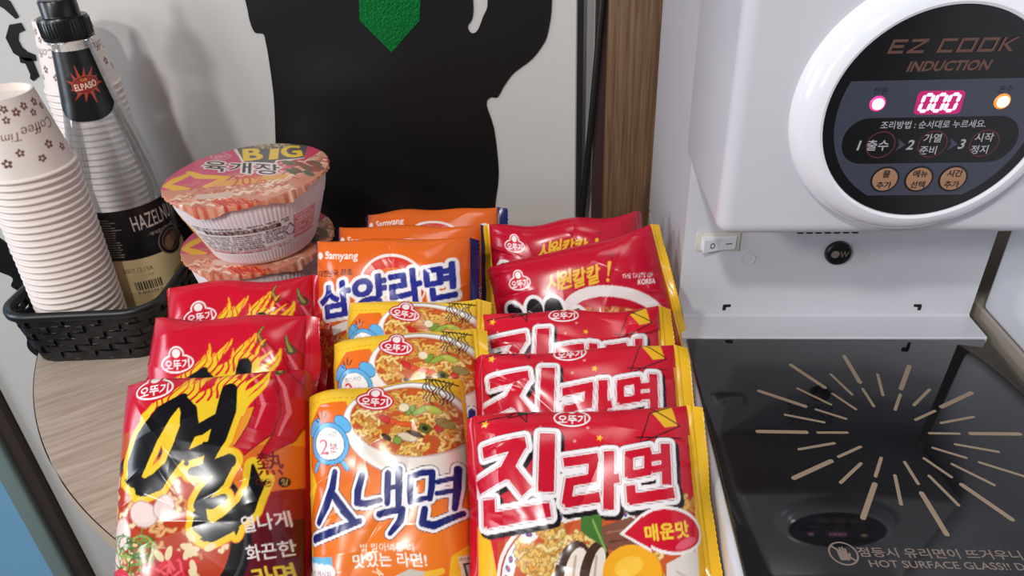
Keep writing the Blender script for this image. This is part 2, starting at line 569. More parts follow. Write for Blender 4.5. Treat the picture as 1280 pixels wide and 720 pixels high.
def art_snack(W, L):
    """Yellow and orange packet: bowl, blue alarm clock, navy name."""
    rng = np.random.default_rng(5)
    k = 2.573
    def q(x, y): return (x / k + 360, y / k + 440)
    def Q(*P): return [q(*p) for p in P]
    A = Art(W, L, (377, 497), (574, 470), (372, 775), (244, 196, 46))
    A.paint(A.poly(Q((62, 250), (110, 190), (200, 180), (260, 330), (420, 400), (540, 390), (575, 400), (590, 640), (500, 760), (420, 900), (60, 900), (30, 760), (60, 640), (40, 560), (90, 440), (60, 380))), (234, 112, 34))
    A.paint(A.ell(*q(330, 560), 88, 62), (238, 122, 36))
    A.paint(A.poly(Q((480, 640), (600, 560), (600, 900), (420, 900))), (246, 190, 44))
    A.paint(A.poly(Q((20, 860), (300, 830), (600, 860), (600, 1000), (20, 1000))), (244, 196, 46))
    # bowl
    A.paint(A.ell(*q(405, 262), 84, 60, 3), (176, 160, 150))
    A.paint(A.ell(*q(402, 262), 82, 58, 3), (246, 240, 232))
    A.paint(A.ell(*q(410, 330), 62, 32, 8), (236, 224, 212))
    A.paint(A.ell(*q(393, 238), 70, 45, 2), (206, 190, 176))
    A.paint(A.ell(*q(391, 238), 68, 43, 2), (196, 84, 34))
    noodles(A, *q(391, 240), 66, 41, 120, rng, 2.4)
    for x, y, a, b, r, c in ((340, 240, 16, 5, 10, (226, 80, 34)), (385, 250, 20, 4, 5, (232, 92, 40)), (320, 232, 10, 6, 30, (206, 40, 36)), (430, 205, 17, 5, -30, (150, 170, 60)), (470, 200, 15, 6, 15, (186, 190, 80)), (400, 205, 12, 5, -50, (120, 150, 50)), (440, 262, 10, 8, 0, (96, 104, 40)), (480, 258, 7, 7, 0, (200, 50, 40)), (385, 290, 17, 7, 15, (226, 206, 176)), (322, 290, 9, 4, 40, (70, 44, 30)), (410, 280, 15, 4, 20, (90, 60, 44)), (355, 300, 7, 7, 0, (130, 160, 70)), (500, 240, 16, 8, 10, (150, 130, 70)), (380, 195, 9, 8, 0, (236, 220, 180))):
        A.paint(A.ell(*q(x, y), a * 0.66 + 0.8, b * 0.66 + 0.8, r), tuple(int(v * 0.6) for v in c)); A.paint(A.ell(*q(x, y), a * 0.66, b * 0.66, r), c)
    A.paint(A.ell(*q(440, 262), 3.4, 3), (40, 40, 24))
    for i in range(9):
        x = 446 + i * 10
        A.paint(A.stroke([q(x + 6 * math.sin(t * 11 + i), 96 + t * (70 + 9 * (i % 3))) for t in np.linspace(0, 1, 14)], 1.5), (40, 34, 30))
    A.paint(A.stroke([q(440, 96), q(545, 104)], 1.8), (44, 38, 32))
    # dashed line along the top
    for i in range(26):
        x = 372 + i * 8
        A.paint(A.stroke([(x, 512 - 0.11 * (x - 372)), (x + 4, 512 - 0.11 * (x + 4 - 372))], 0.8), (196, 140, 30))
    # alarm clock
    ink = (40, 60, 110); blue = (98, 178, 226)
    for m in (A.stroke(Q((95, 375), (85, 395)), 5), A.stroke(Q((180, 372), (192, 390)), 5)): A.paint(A.grow(m, 0.8), ink); A.paint(m, blue)
    for x, y, r in ((85, 262, -50), (188, 254, 40)):
        m = A.ell(*q(x, y), 12, 8, r); A.paint(A.grow(m, 0.8), ink); A.paint(m, blue)
    m = A.ell(*q(138, 315), 25.5, 25); A.paint(A.grow(m, 0.9), ink); A.paint(m, blue)
    A.paint(A.ell(*q(138, 315), 20.5, 20), ink); A.paint(A.ell(*q(138, 315), 19.6, 19.2), (246, 242, 236))
    A.paint(A.text('2', *q(119, 324), height=18, bold=0.03), (206, 40, 44))
    A.paint(A.text('분', *q(152, 328), height=11), (196, 60, 60))
    A.paint(A.text('조리시간', *q(135, 288), width=24, rot=8), (90, 90, 100))
    for P in (Q((98, 222), (108, 240)), Q((116, 212), (117, 236)), Q((134, 220), (124, 238)), Q((92, 238), (104, 248))): A.paint(A.stroke(P, 1.6), (60, 40, 40))
    # the name
    m = A.mask()
    for P, w in (
        (Q((152, 402), (142, 450), (118, 505), (88, 552)), [7, 9, 10, 7]), (Q((146, 470), (176, 515), (206, 548)), [8, 10, 8]), (Q((70, 600), (140, 575), (222, 545)), [10, 9, 7]),
        (Q((238, 408), (222, 455), (218, 492), (245, 494), (288, 482)), [8, 9, 8, 8, 6]), (Q((318, 402), (312, 450), (308, 490)), [8, 8, 7]), (Q((352, 390), (348, 440), (340, 500)), [9, 9, 7]), (Q((314, 446), (346, 440)), 6),
        (Q((282, 524), (318, 514), (352, 508), (344, 540), (310, 580)), [8, 8, 8, 9, 6]),
        (Q((384, 412), (380, 450), (378, 486)), [8, 8, 7]), (Q((384, 412), (420, 398), (450, 396), (444, 440), (436, 474)), [7, 7, 8, 8, 7]), (Q((380, 484), (436, 470)), 6),
        (Q((522, 380), (514, 440), (502, 500)), [9, 9, 7]), (Q((462, 424), (512, 408)), 6), (Q((458, 458), (508, 446)), 6), (Q((418, 505), (408, 545), (440, 552), (522, 515)), [8, 9, 9, 7])):
        A.stroke(P, w, m)
    A.paint(A.grow(m, 4.4), (60, 40, 60)); A.paint(A.grow(m, 3.6), (246, 240, 240)); A.paint(m, (28, 36, 108))
    A.paint(A.text('밥 말아먹을 때', *q(298, 620), width=62, rot=2, bold=0.015), (250, 240, 226))
    A.paint(A.text('맛있는 라면!', *q(302, 655), width=84, rot=3, bold=0.04), (250, 244, 232))
    A.paint(A.poly(Q((30, 655), (130, 648), (134, 760), (28, 760))), (110, 186, 222))
    for x in (45, 70, 95, 115): A.paint(A.ell(*q(x, 692), 9, 9), (240, 240, 240))
    A.paint(A.poly(Q((40, 684), (120, 680), (122, 712), (40, 714))), (240, 240, 240))
    A.paint(A.text('추천 레시피', *q(80, 698), width=34, rot=2, bold=0.03), (190, 60, 70))
    A.paint(A.stroke(Q((300, 714), (360, 690), (420, 690)), [4, 9, 5]), (206, 196, 180)); A.paint(A.stroke(Q((410, 692), (450, 680)), [9, 7]), (246, 190, 60))
    A.paint(A.stroke(Q((250, 690), (280, 700), (262, 682), (275, 720)), 1.2), (250, 226, 190))
    A.paint(A.poly(Q((498, 640), (566, 630), (560, 740), (506, 742))), (232, 226, 214)); A.paint(A.text('끓는물 550cc', *q(530, 646), width=24, rot=5), (60, 50, 44))
    A.paint(A.poly(Q((508, 660), (556, 656), (548, 720), (516, 722))), (60, 66, 70)); A.paint(A.poly(Q((514, 664), (550, 661), (543, 714), (521, 716))), (232, 226, 214))
    emblem(A, *q(290, 160), 46, 2)
    return A.ready()

def art_orange(W, L):
    """Orange packet with white logo, red arc and blue tilted name."""
    rng = np.random.default_rng(8)
    A = Art(W, L, (378, 302), (581, 297), (372, 505), (230, 104, 30))
    A.paint(A.ell(486, 352, 43, 34), (238, 226, 220)); A.paint(A.ell(486, 353, 40.5, 31.5), (214, 50, 32)); A.paint(A.ell(486, 358, 30, 24), (232, 112, 34))
    A.paint(A.ell(470, 440, 92, 48), (240, 232, 222)); A.paint(A.ell(470, 444, 84, 42), (188, 70, 30))
    noodles(A, 470, 444, 82, 40, 110, rng, 2.6, cols=[(236, 160, 70), (224, 130, 50), (246, 190, 100)])
    for i in range(10): A.paint(A.ell(470 + rng.normal() * 26, 405 + rng.normal() * 9, 8, 3.4, rng.random() * 180), [(96, 130, 50), (200, 200, 120), (190, 40, 30)][i % 3])
    A.paint(A.poly([(574, 290), (600, 290), (600, 520), (574, 520)]), (232, 106, 30))
    A.paint(A.poly([(360, 410), (400, 380), (420, 520), (360, 520)]), (196, 40, 40))
    noodles(A, 386, 430, 20, 30, 40, rng, 3, cols=[(226, 120, 50), (206, 90, 40), (240, 160, 80)])
    A.paint(A.ell(386, 320, 4.5, 4.5), (246, 240, 232))
    A.paint(A.text('Samyang', 418, 321, width=45, rot=-2, bold=0.035), (246, 236, 226))
    A.paint(A.text('대한민국 최초', 409, 341, width=50, rot=3, bold=0.03), (60, 30, 40))
    m = A.text('삼양라면', 476, 362, width=178, height=40, rot=10, shear=0.12, bold=0.035)
    m = A.grow(m, 1.1)
    A.paint(A.grow(m, 4.2), (244, 238, 234)); A.paint(m, (36, 44, 140))
    m = A.text('햄맛과 간칠맛', 552, 388, width=70, rot=7, bold=0.03); A.paint(A.grow(m, 1.4), (240, 230, 220)); A.paint(m, (30, 26, 30))
    return A.ready()

def art_jin(W, L):
    """Red packet with a huge white-edged block name, stars and a noodle bowl."""
    rng = np.random.default_rng(11)
    k = 2.483
    def q(x, y): return (x / k + 570, y / k + 430)
    def Q(*P): return [q(*p) for p in P]
    A = Art(W, L, (592, 520), (864, 509), (614, 812), (206, 20, 46))
    # yellow lower left and right edges
    A.paint(A.poly(Q((20, 560), (60, 540), (130, 600), (160, 720), (170, 900), (20, 900))), (240, 184, 40))
    A.paint(A.poly(Q((150, 600), (300, 560), (560, 520), (720, 500), (800, 900), (160, 900))), (196, 74, 40))
    # bowl rim with blue ornament
    A.paint(A.ell(*q(455, 690), 122, 84), (236, 226, 214)); A.paint(A.ell(*q(455, 694), 118, 80), (180, 50, 50)); A.paint(A.ell(*q(455, 696), 116, 78), (240, 232, 222))
    for i in range(26):
        a = math.pi * (0.95 + 0.045 * i); x, y = 455 + 272 * math.cos(a), 696 + 180 * math.sin(a)
        A.paint(A.ell(*q(x, y), 4.2, 2.6, i * 30), (70, 80, 150)); A.paint(A.ell(*q(x, y), 1.6, 1.6), (196, 60, 60))
    A.paint(A.ell(*q(455, 716), 103, 74), (204, 88, 46))
    noodles(A, *q(310, 625), 42, 34, 70, rng, 3.6, cols=[(238, 190, 100), (226, 160, 76), (246, 214, 140)])
    noodles(A, *q(690, 520), 22, 26, 40, rng, 3.4, cols=[(232, 170, 80), (220, 140, 66), (242, 200, 120)])
    noodles(A, *q(450, 700), 98, 50, 90, rng, 3.4, cols=[(238, 190, 100), (226, 160, 76), (246, 214, 140)])
    A.paint(A.poly(Q((450, 560), (540, 530), (600, 560), (560, 640), (470, 620))), (128, 78, 60)); A.paint(A.stroke(Q((470, 575), (570, 560)), 2), (160, 110, 90)); A.paint(A.stroke(Q((480, 600), (560, 590)), 2), (96, 56, 44))
    for x, w in ((375, 52), (435, 40)):
        A.paint(A.ell(*q(x, 680), w / k, 34, 12), (70, 46, 36)); A.paint(A.ell(*q(x + 8, 684), (w - 20) / k, 28, 12), (236, 222, 206)); A.paint(A.stroke(Q((x + 6, 640), (x - 2, 720)), 3), (196, 170, 150))
    A.paint(A.poly(Q((395, 530), (430, 515), (460, 530), (455, 570), (470, 620), (440, 600), (420, 590), (395, 570))), (70, 116, 50)); A.paint(A.stroke(Q((430, 540), (445, 575), (468, 625)), 2.4), (140, 170, 90))
    A.paint(A.poly(Q((640, 660), (720, 620), (760, 650), (770, 760), (640, 760))), (226, 216, 208)); A.paint(A.stroke(Q((670, 680), (740, 720)), 3), (200, 186, 180))
    A.paint(A.ell(*q(545, 690), 35, 33), (214, 120, 20)); A.paint(A.ell(*q(543, 685), 34, 31), (246, 172, 36)); A.paint(A.ell(*q(533, 668), 17, 11, -20), (250, 196, 70))
    A.paint(A.poly(Q((726, 290), (800, 290), (830, 900), (740, 900), (735, 480))), (240, 184, 40))
    # top pattern
    A.paint(A.poly(Q((612, 218), (676, 196), (692, 262), (650, 268))), (240, 184, 40))
    for P in (Q((610, 205), (700, 262)), Q((606, 222), (570, 318)), Q((606, 222), (690, 196)), Q((560, 300), (700, 300)), Q((160, 232), (262, 205)), Q((70, 250), (170, 236)), Q((570, 318), (700, 262))): A.paint(A.stroke(P, 1.5), (30, 14, 24))
    A.paint(A.stroke([q(210 + 52 * math.sin(i * 2.513 + 0.3), 218 - 40 * math.cos(i * 2.513 + 0.3)) for i in range(6)], 1.6), (30, 14, 24))
    A.paint(A.ell(*q(208, 216), 8, 6), (30, 60, 40))
    for x, y, r in ((95, 258, 5.8), (450, 300, 4.6), (205, 260, 0)):
        if r: A.paint(star(A, *q(x, y), r), (244, 190, 40))
    for x, y in ((415, 268), (375, 310), (300, 300), (270, 270), (488, 325), (118, 300)): A.paint(A.ell(*q(x, y), 1.8, 1.8), (238, 150, 150))
    emblem(A, *q(366, 225), 50, -1)
    # the name: block strokes
    def slab(a, b, w):
        (x1, y1), (x2, y2) = a, b
        d = math.hypot(x2 - x1, y2 - y1); nx, ny = -(y2 - y1) / d * w / 2, (x2 - x1) / d * w / 2
        return Q((x1 + nx, y1 + ny), (x2 + nx, y2 + ny), (x2 - nx, y2 - ny), (x1 - nx, y1 - ny))
    m = A.mask()
    for a, b, w in (((92, 345), (228, 318), 36), ((214, 318), (160, 420), 40), ((178, 400), (78, 448), 42), ((168, 384), (236, 462), 40),
                    ((292, 288), (292, 462), 48), ((118, 482), (124, 560), 40), ((112, 545), (306, 512), 42),
                    ((342, 375), (446, 358), 28), ((432, 358), (428, 430), 28), ((350, 434), (436, 418), 26), ((362, 428), (352, 498), 28), ((346, 492), (452, 474), 30), ((478, 340), (476, 510), 32), ((480, 424), (508, 420), 28),
                    ((526, 354), (604, 340), 24), ((594, 340), (592, 408), 24), ((536, 350), (536, 418), 26), ((530, 412), (600, 400), 24), ((648, 318), (648, 440), 30), ((604, 362), (648, 356), 22), ((604, 396), (648, 390), 22), ((540, 440), (544, 490), 28), ((534, 482), (670, 462), 32)):
        A.poly(slab(a, b, w), m)
    plate = A.grow(m, 7.2)
    A.paint(A.shift(A.grow(plate, 0.8), 3.6, 4.4), (22, 16, 20))
    A.paint(A.grow(plate, 0.6), (60, 14, 24))
    A.paint(plate, (242, 236, 236)); A.paint(A.grow(m, 2.2), (150, 30, 50)); A.paint(A.grow(m, 1.4), (242, 236, 236)); A.paint(m, (202, 16, 44))
    # flavour badge
    def drop(g): 
        mm = A.ell(*q(655, 568), (92 + g) / k, (58 + g) / k, 8)
        return A.poly(Q((520 - 1.4 * g, 578), (575, 528 - g), (600, 620 + g)), mm)
    A.paint(drop(9), (244, 236, 232)); A.paint(drop(0), (206, 16, 44)); A.paint(A.ell(*q(700, 604), 14, 5, -25), (226, 90, 110))
    A.paint(A.text('매운맛', *q(646, 570), width=52, height=18, rot=6, bold=0.06), (244, 206, 60))
    return A.ready()

def art_cool(W, L):
    """Deep red packet with yellow brush words and a white bowl edge."""
    rng = np.random.default_rng(13)
    k = 3.27
    def q(x, y): return (x / k + 580, y / k + 240)
    def Q(*P): return [q(*p) for p in P]
    A = Art(W, L, (600, 336), (818, 279), (640, 500), (190, 16, 46))
    A.paint(A.stroke([q(600 + 200 * math.cos(a), 450 + 92 * math.sin(a)) for a in np.linspace(math.pi, 2 * math.pi, 30)], 13), (232, 220, 216))
    A.paint(A.ell(*q(600, 470), 58, 18, -4), (186, 70, 40))
    noodles(A, *q(600, 470), 56, 17, 60, rng, 2.6, cols=[(226, 120, 70), (210, 90, 60), (240, 160, 110)])
    A.paint(A.poly(Q((380, 480), (860, 420), (900, 900), (380, 900))), (190, 70, 40))
    noodles(A, *q(600, 560), 70, 30, 60, rng, 2.6, cols=[(226, 120, 70), (210, 90, 60), (240, 160, 110)])
    m = A.mask()
    for x, y, rx, ry, r in ((180, 462, 40, 26, 20), (268, 448, 36, 40, -10), (348, 440, 40, 42, -15), (452, 456, 24, 30, -20)): A.ell(*q(x, y), rx / k, ry / k, r, m)
    for P in (Q((180, 470), (190, 640)), Q((268, 470), (250, 640)), Q((350, 450), (340, 640)), Q((455, 470), (440, 640))): A.stroke(P, 11, m)
    A.paint(A.grow(m, 4.2), (238, 230, 228)); A.paint(m, (24, 18, 22))
    for c, cx, cy in (('시', 350, 345), ('원', 402, 333), ('칼', 462, 322), ('칼', 522, 308)):
        A.paint(A.text(c, *q(cx, cy), height=17.5, width=17, rot=19, shear=0.35, bold=0.05), (232, 186, 50))
    A.paint(A.stroke(Q((592, 262), (584, 305)), [4, 1.6]), (232, 186, 50)); A.paint(A.ell(*q(581, 322), 2, 2), (232, 186, 50))
    A.paint(A.text('THE TASTE OF', *q(706, 300), width=40, rot=5, shear=0.2, bold=0.02), (238, 226, 226))
    A.paint(A.text('KOREA', *q(742, 318), width=22, rot=5, shear=0.2, bold=0.04), (238, 226, 226))
    for P in (Q((580, 240), (620, 228)), Q((600, 226), (604, 250))): A.paint(A.stroke(P, 1), (130, 8, 30))
    emblem(A, *q(204, 350), 33, -12)
    return A.ready()

def art_lid(R):
    """Round lid of the noodle bowl: pink field, grey corner with big yellow capitals, noodle picture along the front."""
    rng = np.random.default_rng(17)
    k = 5.818
    def q(x, y): return (x / k + 200, y / k + 170)
    def Q(*P): return [q(*p) for p in P]
    A = Art(2 * R, 2 * R, LID_PX[0], LID_PX[1], LID_PX[2], (206, 78, 110), 6.0)
    A.paint(A.poly(Q((-100, 420), (250, 400), (620, 350), (950, 230), (1130, 60), (1400, 60), (1400, 800), (-100, 800))), (206, 134, 108))
    for i in range(150):
        t = rng.random(); x = 100 + 1100 * t; y = 470 - 330 * t ** 1.6 + rng.normal() * 45
        P = [(x + 70 * (u - 0.5) * 1.5, y - 26 * (u - 0.5) + 9 * math.sin(u * 9 + i)) for u in np.linspace(0, 1, 7)]
        A.paint(A.stroke(Q(*P), 1.2 + rng.random()), [(222, 160, 130), (232, 188, 156), (186, 92, 72), (236, 208, 184), (200, 126, 100)][i % 5])
    for i in range(16): A.paint(A.ell(*q(980 + rng.normal() * 70, 240 + rng.normal() * 40), 6, 3, 20), [(120, 90, 70), (150, 80, 60), (90, 100, 70)][i % 3])
    for i in range(30): A.paint(A.stroke(Q((300 + 9 * i, 478 + rng.normal() * 8), (330 + 9 * i, 500 + rng.normal() * 8)), 2), [(206, 60, 40), (226, 110, 60), (180, 40, 36)][i % 3])
    A.paint(A.poly(Q((525, 78), (600, 30), (1110, 20), (1110, 62), (990, 185), (800, 205), (775, 240), (560, 222))), (230, 214, 210))
    A.paint(A.poly(Q((548, 82), (600, 30), (1090, 20), (1090, 60), (980, 180), (790, 200), (770, 222), (575, 212))), (84, 76, 78))
    A.paint(A.poly(Q((1090, 30), (1200, 80), (985, 200), (980, 185))), (206, 60, 90))
    A.paint(A.poly(Q((742, 196), (806, 191), (850, 101), (786, 106))), (240, 196, 50))
    for x, w, b in ((650, 120, 'B'), (920, 125, 'G')):
        A.paint(A.text(b, *q(x, 152 - (x - 640) * 0.08), width=w / k, height=15.5, rot=4, shear=0.25, bold=0.10), (240, 196, 50))
    A.paint(A.text('사발면 육개장', *q(810, 78), width=46, rot=4), (230, 206, 120))
    for P, w in ((Q((30, 380), (100, 340), (190, 300)), [5, 9, 5]), (Q((30, 385), (100, 400), (165, 405)), [5, 8, 3]), (Q((180, 285), (250, 320), (420, 330), (330, 375), (290, 385)), [3, 7, 6, 8, 6])):
        A.paint(A.stroke(P, w), (232, 178, 50))
    A.paint(A.poly(Q((240, 390), (500, 380), (800, 330), (830, 305), (700, 310), (440, 345))), (226, 160, 80))
    A.paint(A.text('20%', *q(560, 345), width=40, height=12, rot=5, shear=0.3), (206, 80, 60))
    m = A.text('육개장', *q(540, 255), width=84, height=13.5, rot=-4, shear=0.3, bold=0.03); A.paint(A.grow(m, 1.6), (230, 214, 210)); A.paint(m, (40, 30, 34))
    m = A.ell(*q(425, 165), 11, 4.4); A.ell(*q(425, 148), 6, 3, 0, m); A.paint(A.grow(m, 0.9), (226, 170, 180)); A.paint(m, (206, 90, 116)); A.paint(A.text('오뚜기', *q(425, 168), width=15), (236, 206, 210))
    A.paint(A.poly(Q((205, 440), (440, 425), (430, 455), (200, 470))), (214, 180, 160))
    return A.ready()
# ------------------------------------------------------------------ materials
M = {}
M['wall'] = material('painted_white_board', srgb(206, 203, 198), 0.32, bump=(300, 0.05), vary=0.05, vscale=3)
M['rear'] = material('dark_recess_wall', srgb(96, 84, 78), 0.7)
M['greige'] = material('greige_wall', srgb(158, 148, 136), 0.6)
M['maroon'] = material('maroon_strip', srgb(60, 40, 40), 0.5)
M['floor'] = material('grey_floor_tile', srgb(120, 116, 110), 0.6, vary=0.2, vscale=5)
M['vinyl'] = material('matt_black_vinyl', srgb(17, 17, 18), 0.34, spec=0.45, bump=(400, 0.03))
M['post'] = wood_material('brown_oak_post', srgb(84, 60, 40), srgb(122, 92, 64), 7, (45, 45, 1.5), 0.5)
M['table'] = wood_material('pale_oak_laminate', srgb(164, 145, 126), srgb(190, 172, 154), 4, (4, 40, 4), 0.45, (0, 0, -0.6))
M['edge'] = material('oak_edge_band', srgb(186, 166, 142), 0.5)
M['steel'] = material('brushed_steel_leg', srgb(120, 120, 122), 0.35, metal=0.9)
M['alu'] = material('grey_green_aluminium', srgb(134, 154, 150), 0.35, metal=0.2)
M['gasket'] = material('dark_brown_gasket', srgb(58, 46, 40), 0.6)
M['pane'] = material('blue_lit_window_film', srgb(88, 128, 156), 0.25, emit=srgb(112, 164, 196), emit_strength=0.3)
M['basket'] = material('black_moulded_plastic', srgb(20, 20, 22), 0.38)
M['paper'] = print_material('printed_paper_cup', 0.55)
M['rim'] = material('white_paper_rim', srgb(236, 224, 216), 0.5)
M['film'] = print_material('glossy_printed_film', 0.21, 0.0, 0.36)
M['lidfoil'] = print_material('printed_lid_foil', 0.33, 0.2)
M['foam'] = print_material('printed_foam_bowl', 0.5)
M['pet'] = clear_material('clear_plastic_bottle', (0.97, 0.975, 0.975, 1), 0.05, 0.7)
M['label'] = print_material('printed_bottle_label', 0.35)
M['cap'] = material('black_bottle_cap', srgb(16, 16, 18), 0.3)
M['nozzle'] = material('cream_nozzle', srgb(210, 196, 184), 0.4)
M['white'] = material('white_powder_coat', srgb(208, 208, 213), 0.28, spec=0.5)
M['whitegloss'] = material('white_gloss_plastic', srgb(236, 237, 242), 0.12, spec=0.5, coat=0.3)
M['glass'] = material('black_ceramic_glass', srgb(20, 20, 23), 0.05, spec=0.6)
M['print'] = material('bronze_glass_print', srgb(150, 130, 108), 0.45)
M['printdim'] = material('grey_bronze_glass_print', srgb(130, 113, 102), 0.45)
M['panel'] = material('black_panel_film', srgb(12, 12, 15), 0.22)
M['slate'] = material('slate_panel_print', srgb(62, 66, 80), 0.3)
M['copper'] = material('copper_panel_print', srgb(98, 66, 56), 0.4)
M['offwhite'] = material('white_panel_print', srgb(172, 168, 172), 0.4)
M['ring'] = material('dark_red_ring_print', srgb(96, 40, 42), 0.4)
M['tan'] = material('tan_button_print', srgb(164, 122, 92), 0.4)
M['ink'] = material('black_print', srgb(16, 14, 16), 0.4)
M['pink'] = material('pink_led', srgb(150, 20, 80), 0.3, emit=(1.0, 0.05, 0.36, 1), emit_strength=0.9)
M['pinkcore'] = material('pink_white_led', srgb(200, 150, 170), 0.3, emit=(1.0, 0.62, 0.85, 1), emit_strength=1.3)
M['pinkdim'] = material('dark_pink_display', srgb(120, 10, 60), 0.3, emit=(0.7, 0.02, 0.22, 1), emit_strength=0.5)
M['amber'] = material('amber_led', srgb(160, 80, 20), 0.3, emit=(1.0, 0.30, 0.03, 1), emit_strength=0.9)
M['ambercore'] = material('amber_white_led', srgb(200, 170, 130), 0.3, emit=(1.0, 0.82, 0.6, 1), emit_strength=1.2)
M['beige'] = material('beige_switch_plate', srgb(206, 202, 190), 0.4)
M['hole'] = material('black_hole', srgb(8, 8, 8), 0.8)
M['chrome'] = material('chrome', srgb(210, 205, 200), 0.12, metal=1.0)
M['cable'] = material('black_cable', srgb(18, 18, 18), 0.4)

def green_foil():
    m = bpy.data.materials.new('green_holographic_foil')
    m.use_nodes = True
    nt = m.node_tree
    b = nt.nodes['Principled BSDF']
    b.inputs['Base Color'].default_value = srgb(14, 128, 58)
    b.inputs['Metallic'].default_value = 0.75
    b.inputs['Roughness'].default_value = 0.36
    tc = nt.nodes.new('ShaderNodeTexCoord')
    v = nt.nodes.new('ShaderNodeTexVoronoi')
    v.inputs['Scale'].default_value = 420
    bp = nt.nodes.new('ShaderNodeBump')
    bp.inputs['Strength'].default_value = 0.35
    bp.inputs['Distance'].default_value = 0.001
    nt.links.new(tc.outputs['Object'], v.inputs['Vector'])
    nt.links.new(v.outputs['Distance'], bp.inputs['Height'])
    nt.links.new(bp.outputs['Normal'], b.inputs['Normal'])
    return m
M['foil'] = green_foil()

TABLE = -0.536
FLOOR = -ZC

# ------------------------------------------------------------------ the setting
tag(MB().box(-3, 3, -2.5, 1.12, FLOOR - 0.05, FLOOR).build('floor', M['floor'], smooth=False), None, None, kind='structure')
tag(MB().box(-1.03, 0.022, 1.0, 1.03, FLOOR, 0.75, 0.002, 1).build('wall_back', M['wall']), None, None, kind='structure')
tag(MB().box(-3, 3, 1.06, 1.10, FLOOR, 0.75).build('wall_rear', M['rear'], smooth=False), None, None, kind='structure')
tag(MB().box(0.022, 0.030, 1.0, 1.03, FLOOR, 0.75, 0.001, 1).build('trim_1', M['hole']), None, None, kind='structure')
tag(MB().box(0.030, 0.046, 1.025, 1.06, FLOOR, 0.75).build('trim_2', M['wall'], smooth=False), None, None, kind='structure')
tag(MB().box(0.046, 0.061, 1.005, 1.06, FLOOR, 0.75).build('trim_3', M['maroon'], smooth=False), None, None, kind='structure')
tag(MB().box(0.061, 0.20, 0.985, 1.06, FLOOR, 0.75, 0.002, 2).build('trim_4', M['post']), None, None, kind='structure')
tag(MB().box(0.20, 1.6, 1.0, 1.06, FLOOR, 0.75).build('wall_right', M['greige'], smooth=False), None, None, kind='structure')
wf = tag(MB().box(-1.062, -1.03, 0.985, 1.06, FLOOR, 0.75, 0.003, 2).build('window_1', M['gasket']), None, None, kind='structure')
MB().box(-1.103, -1.062, 0.975, 1.06, FLOOR, 0.75, 0.006, 3).build('frame', M['alu'], wf)
MB().box(-2.2, -1.103, 1.0, 1.012, FLOOR, 0.75).build('pane', M['pane'], wf, smooth=False)

# ------------------------------------------------------------------ black figure sheet with a green tie, wall lettering
def smooth_closed(P, n=5):
    P = np.array(P, float); out = []
    N = len(P)
    for i in range(N):
        p0, p1, p2, p3 = P[i - 1], P[i], P[(i + 1) % N], P[(i + 2) % N]
        for t in np.linspace(0, 1, n, endpoint=False):
            out.append(0.5 * ((2 * p1) + (-p0 + p2) * t + (2 * p0 - 5 * p1 + 4 * p2 - p3) * t * t + (-p0 + 3 * p1 - 3 * p2 + p3) * t ** 3))
    return [tuple(p) for p in out]

body = [(-0.1, -0.56), (-0.0985, -0.477), (-0.0915, -0.43), (-0.0905, -0.398), (-0.094, -0.35), (-0.1025, -0.316), (-0.0965, -0.306), (-0.087, -0.306), (-0.078, -0.292), (-0.066, -0.276), (-0.0546, -0.267),
        (-0.038, -0.255), (-0.024, -0.238), (-0.0163, -0.221), (-0.0108, -0.1815), (-0.012, -0.10), (-0.03, 0.0), (-0.09, 0.07), (-0.17, 0.11), (-0.23, 0.115), (-0.32, 0.08), (-0.39, 0.02), (-0.418, -0.08), (-0.412, -0.17),
        (-0.4120, -0.195), (-0.4085, -0.2114), (-0.3975, -0.2138), (-0.3962, -0.225), (-0.3970, -0.25), (-0.4000, -0.29), (-0.4040, -0.32), (-0.4127, -0.3687), (-0.4308, -0.4735), (-0.445, -0.56)]
slit = [(-0.0935, -0.1793), (-0.101, -0.2), (-0.1095, -0.217), (-0.1175, -0.2195), (-0.1215, -0.211), (-0.1145, -0.2), (-0.1125, -0.178), (-0.116, -0.12), (-0.108, -0.10), (-0.098, -0.12)]
fig = thing('wall_silhouette', 'matt black suited torso sheet with a green tie, stuck on the white wall', 'wall decal', (-0.25, 1.0, -0.56))
def filled(outline, holes, y0, y1, name, mat, parent=None, origin=None):
    bm = bmesh.new()
    for loop in [outline] + holes:
        vs = [bm.verts.new((p[0], y0, p[1])) for p in loop]
        for i in range(len(vs)): bm.edges.new((vs[i - 1], vs[i]))
    bmesh.ops.triangle_fill(bm, edges=list(bm.edges), use_beauty=True)
    r = bmesh.ops.extrude_face_region(bm, geom=list(bm.faces))
    for v in [g for g in r['geom'] if isinstance(g, bmesh.types.BMVert)]: v.co.y = y1
    bmesh.ops.recalc_face_normals(bm, faces=list(bm.faces))
    bm.verts.index_update()
    o = mk(name, [v.co[:] for v in bm.verts], [[v.index for v in f.verts] for f in bm.faces], mat, parent, origin, smooth=False)
    bm.free()
    return o
filled(smooth_closed(body, 4), [smooth_closed(slit, 4)], 1.0, 0.9982, 'torso_sheet', M['vinyl'], fig)
tie = [(-0.2638, -0.1996), (-0.2263, -0.2419), (-0.184, -0.2017), (-0.1795, -0.17), (-0.19, -0.06), (-0.205, 0.06), (-0.245, 0.06), (-0.252, -0.06), (-0.2600, -0.17)]
filled(tie, [], 0.9982, 0.9968, 'necktie', M['foil'], fig)

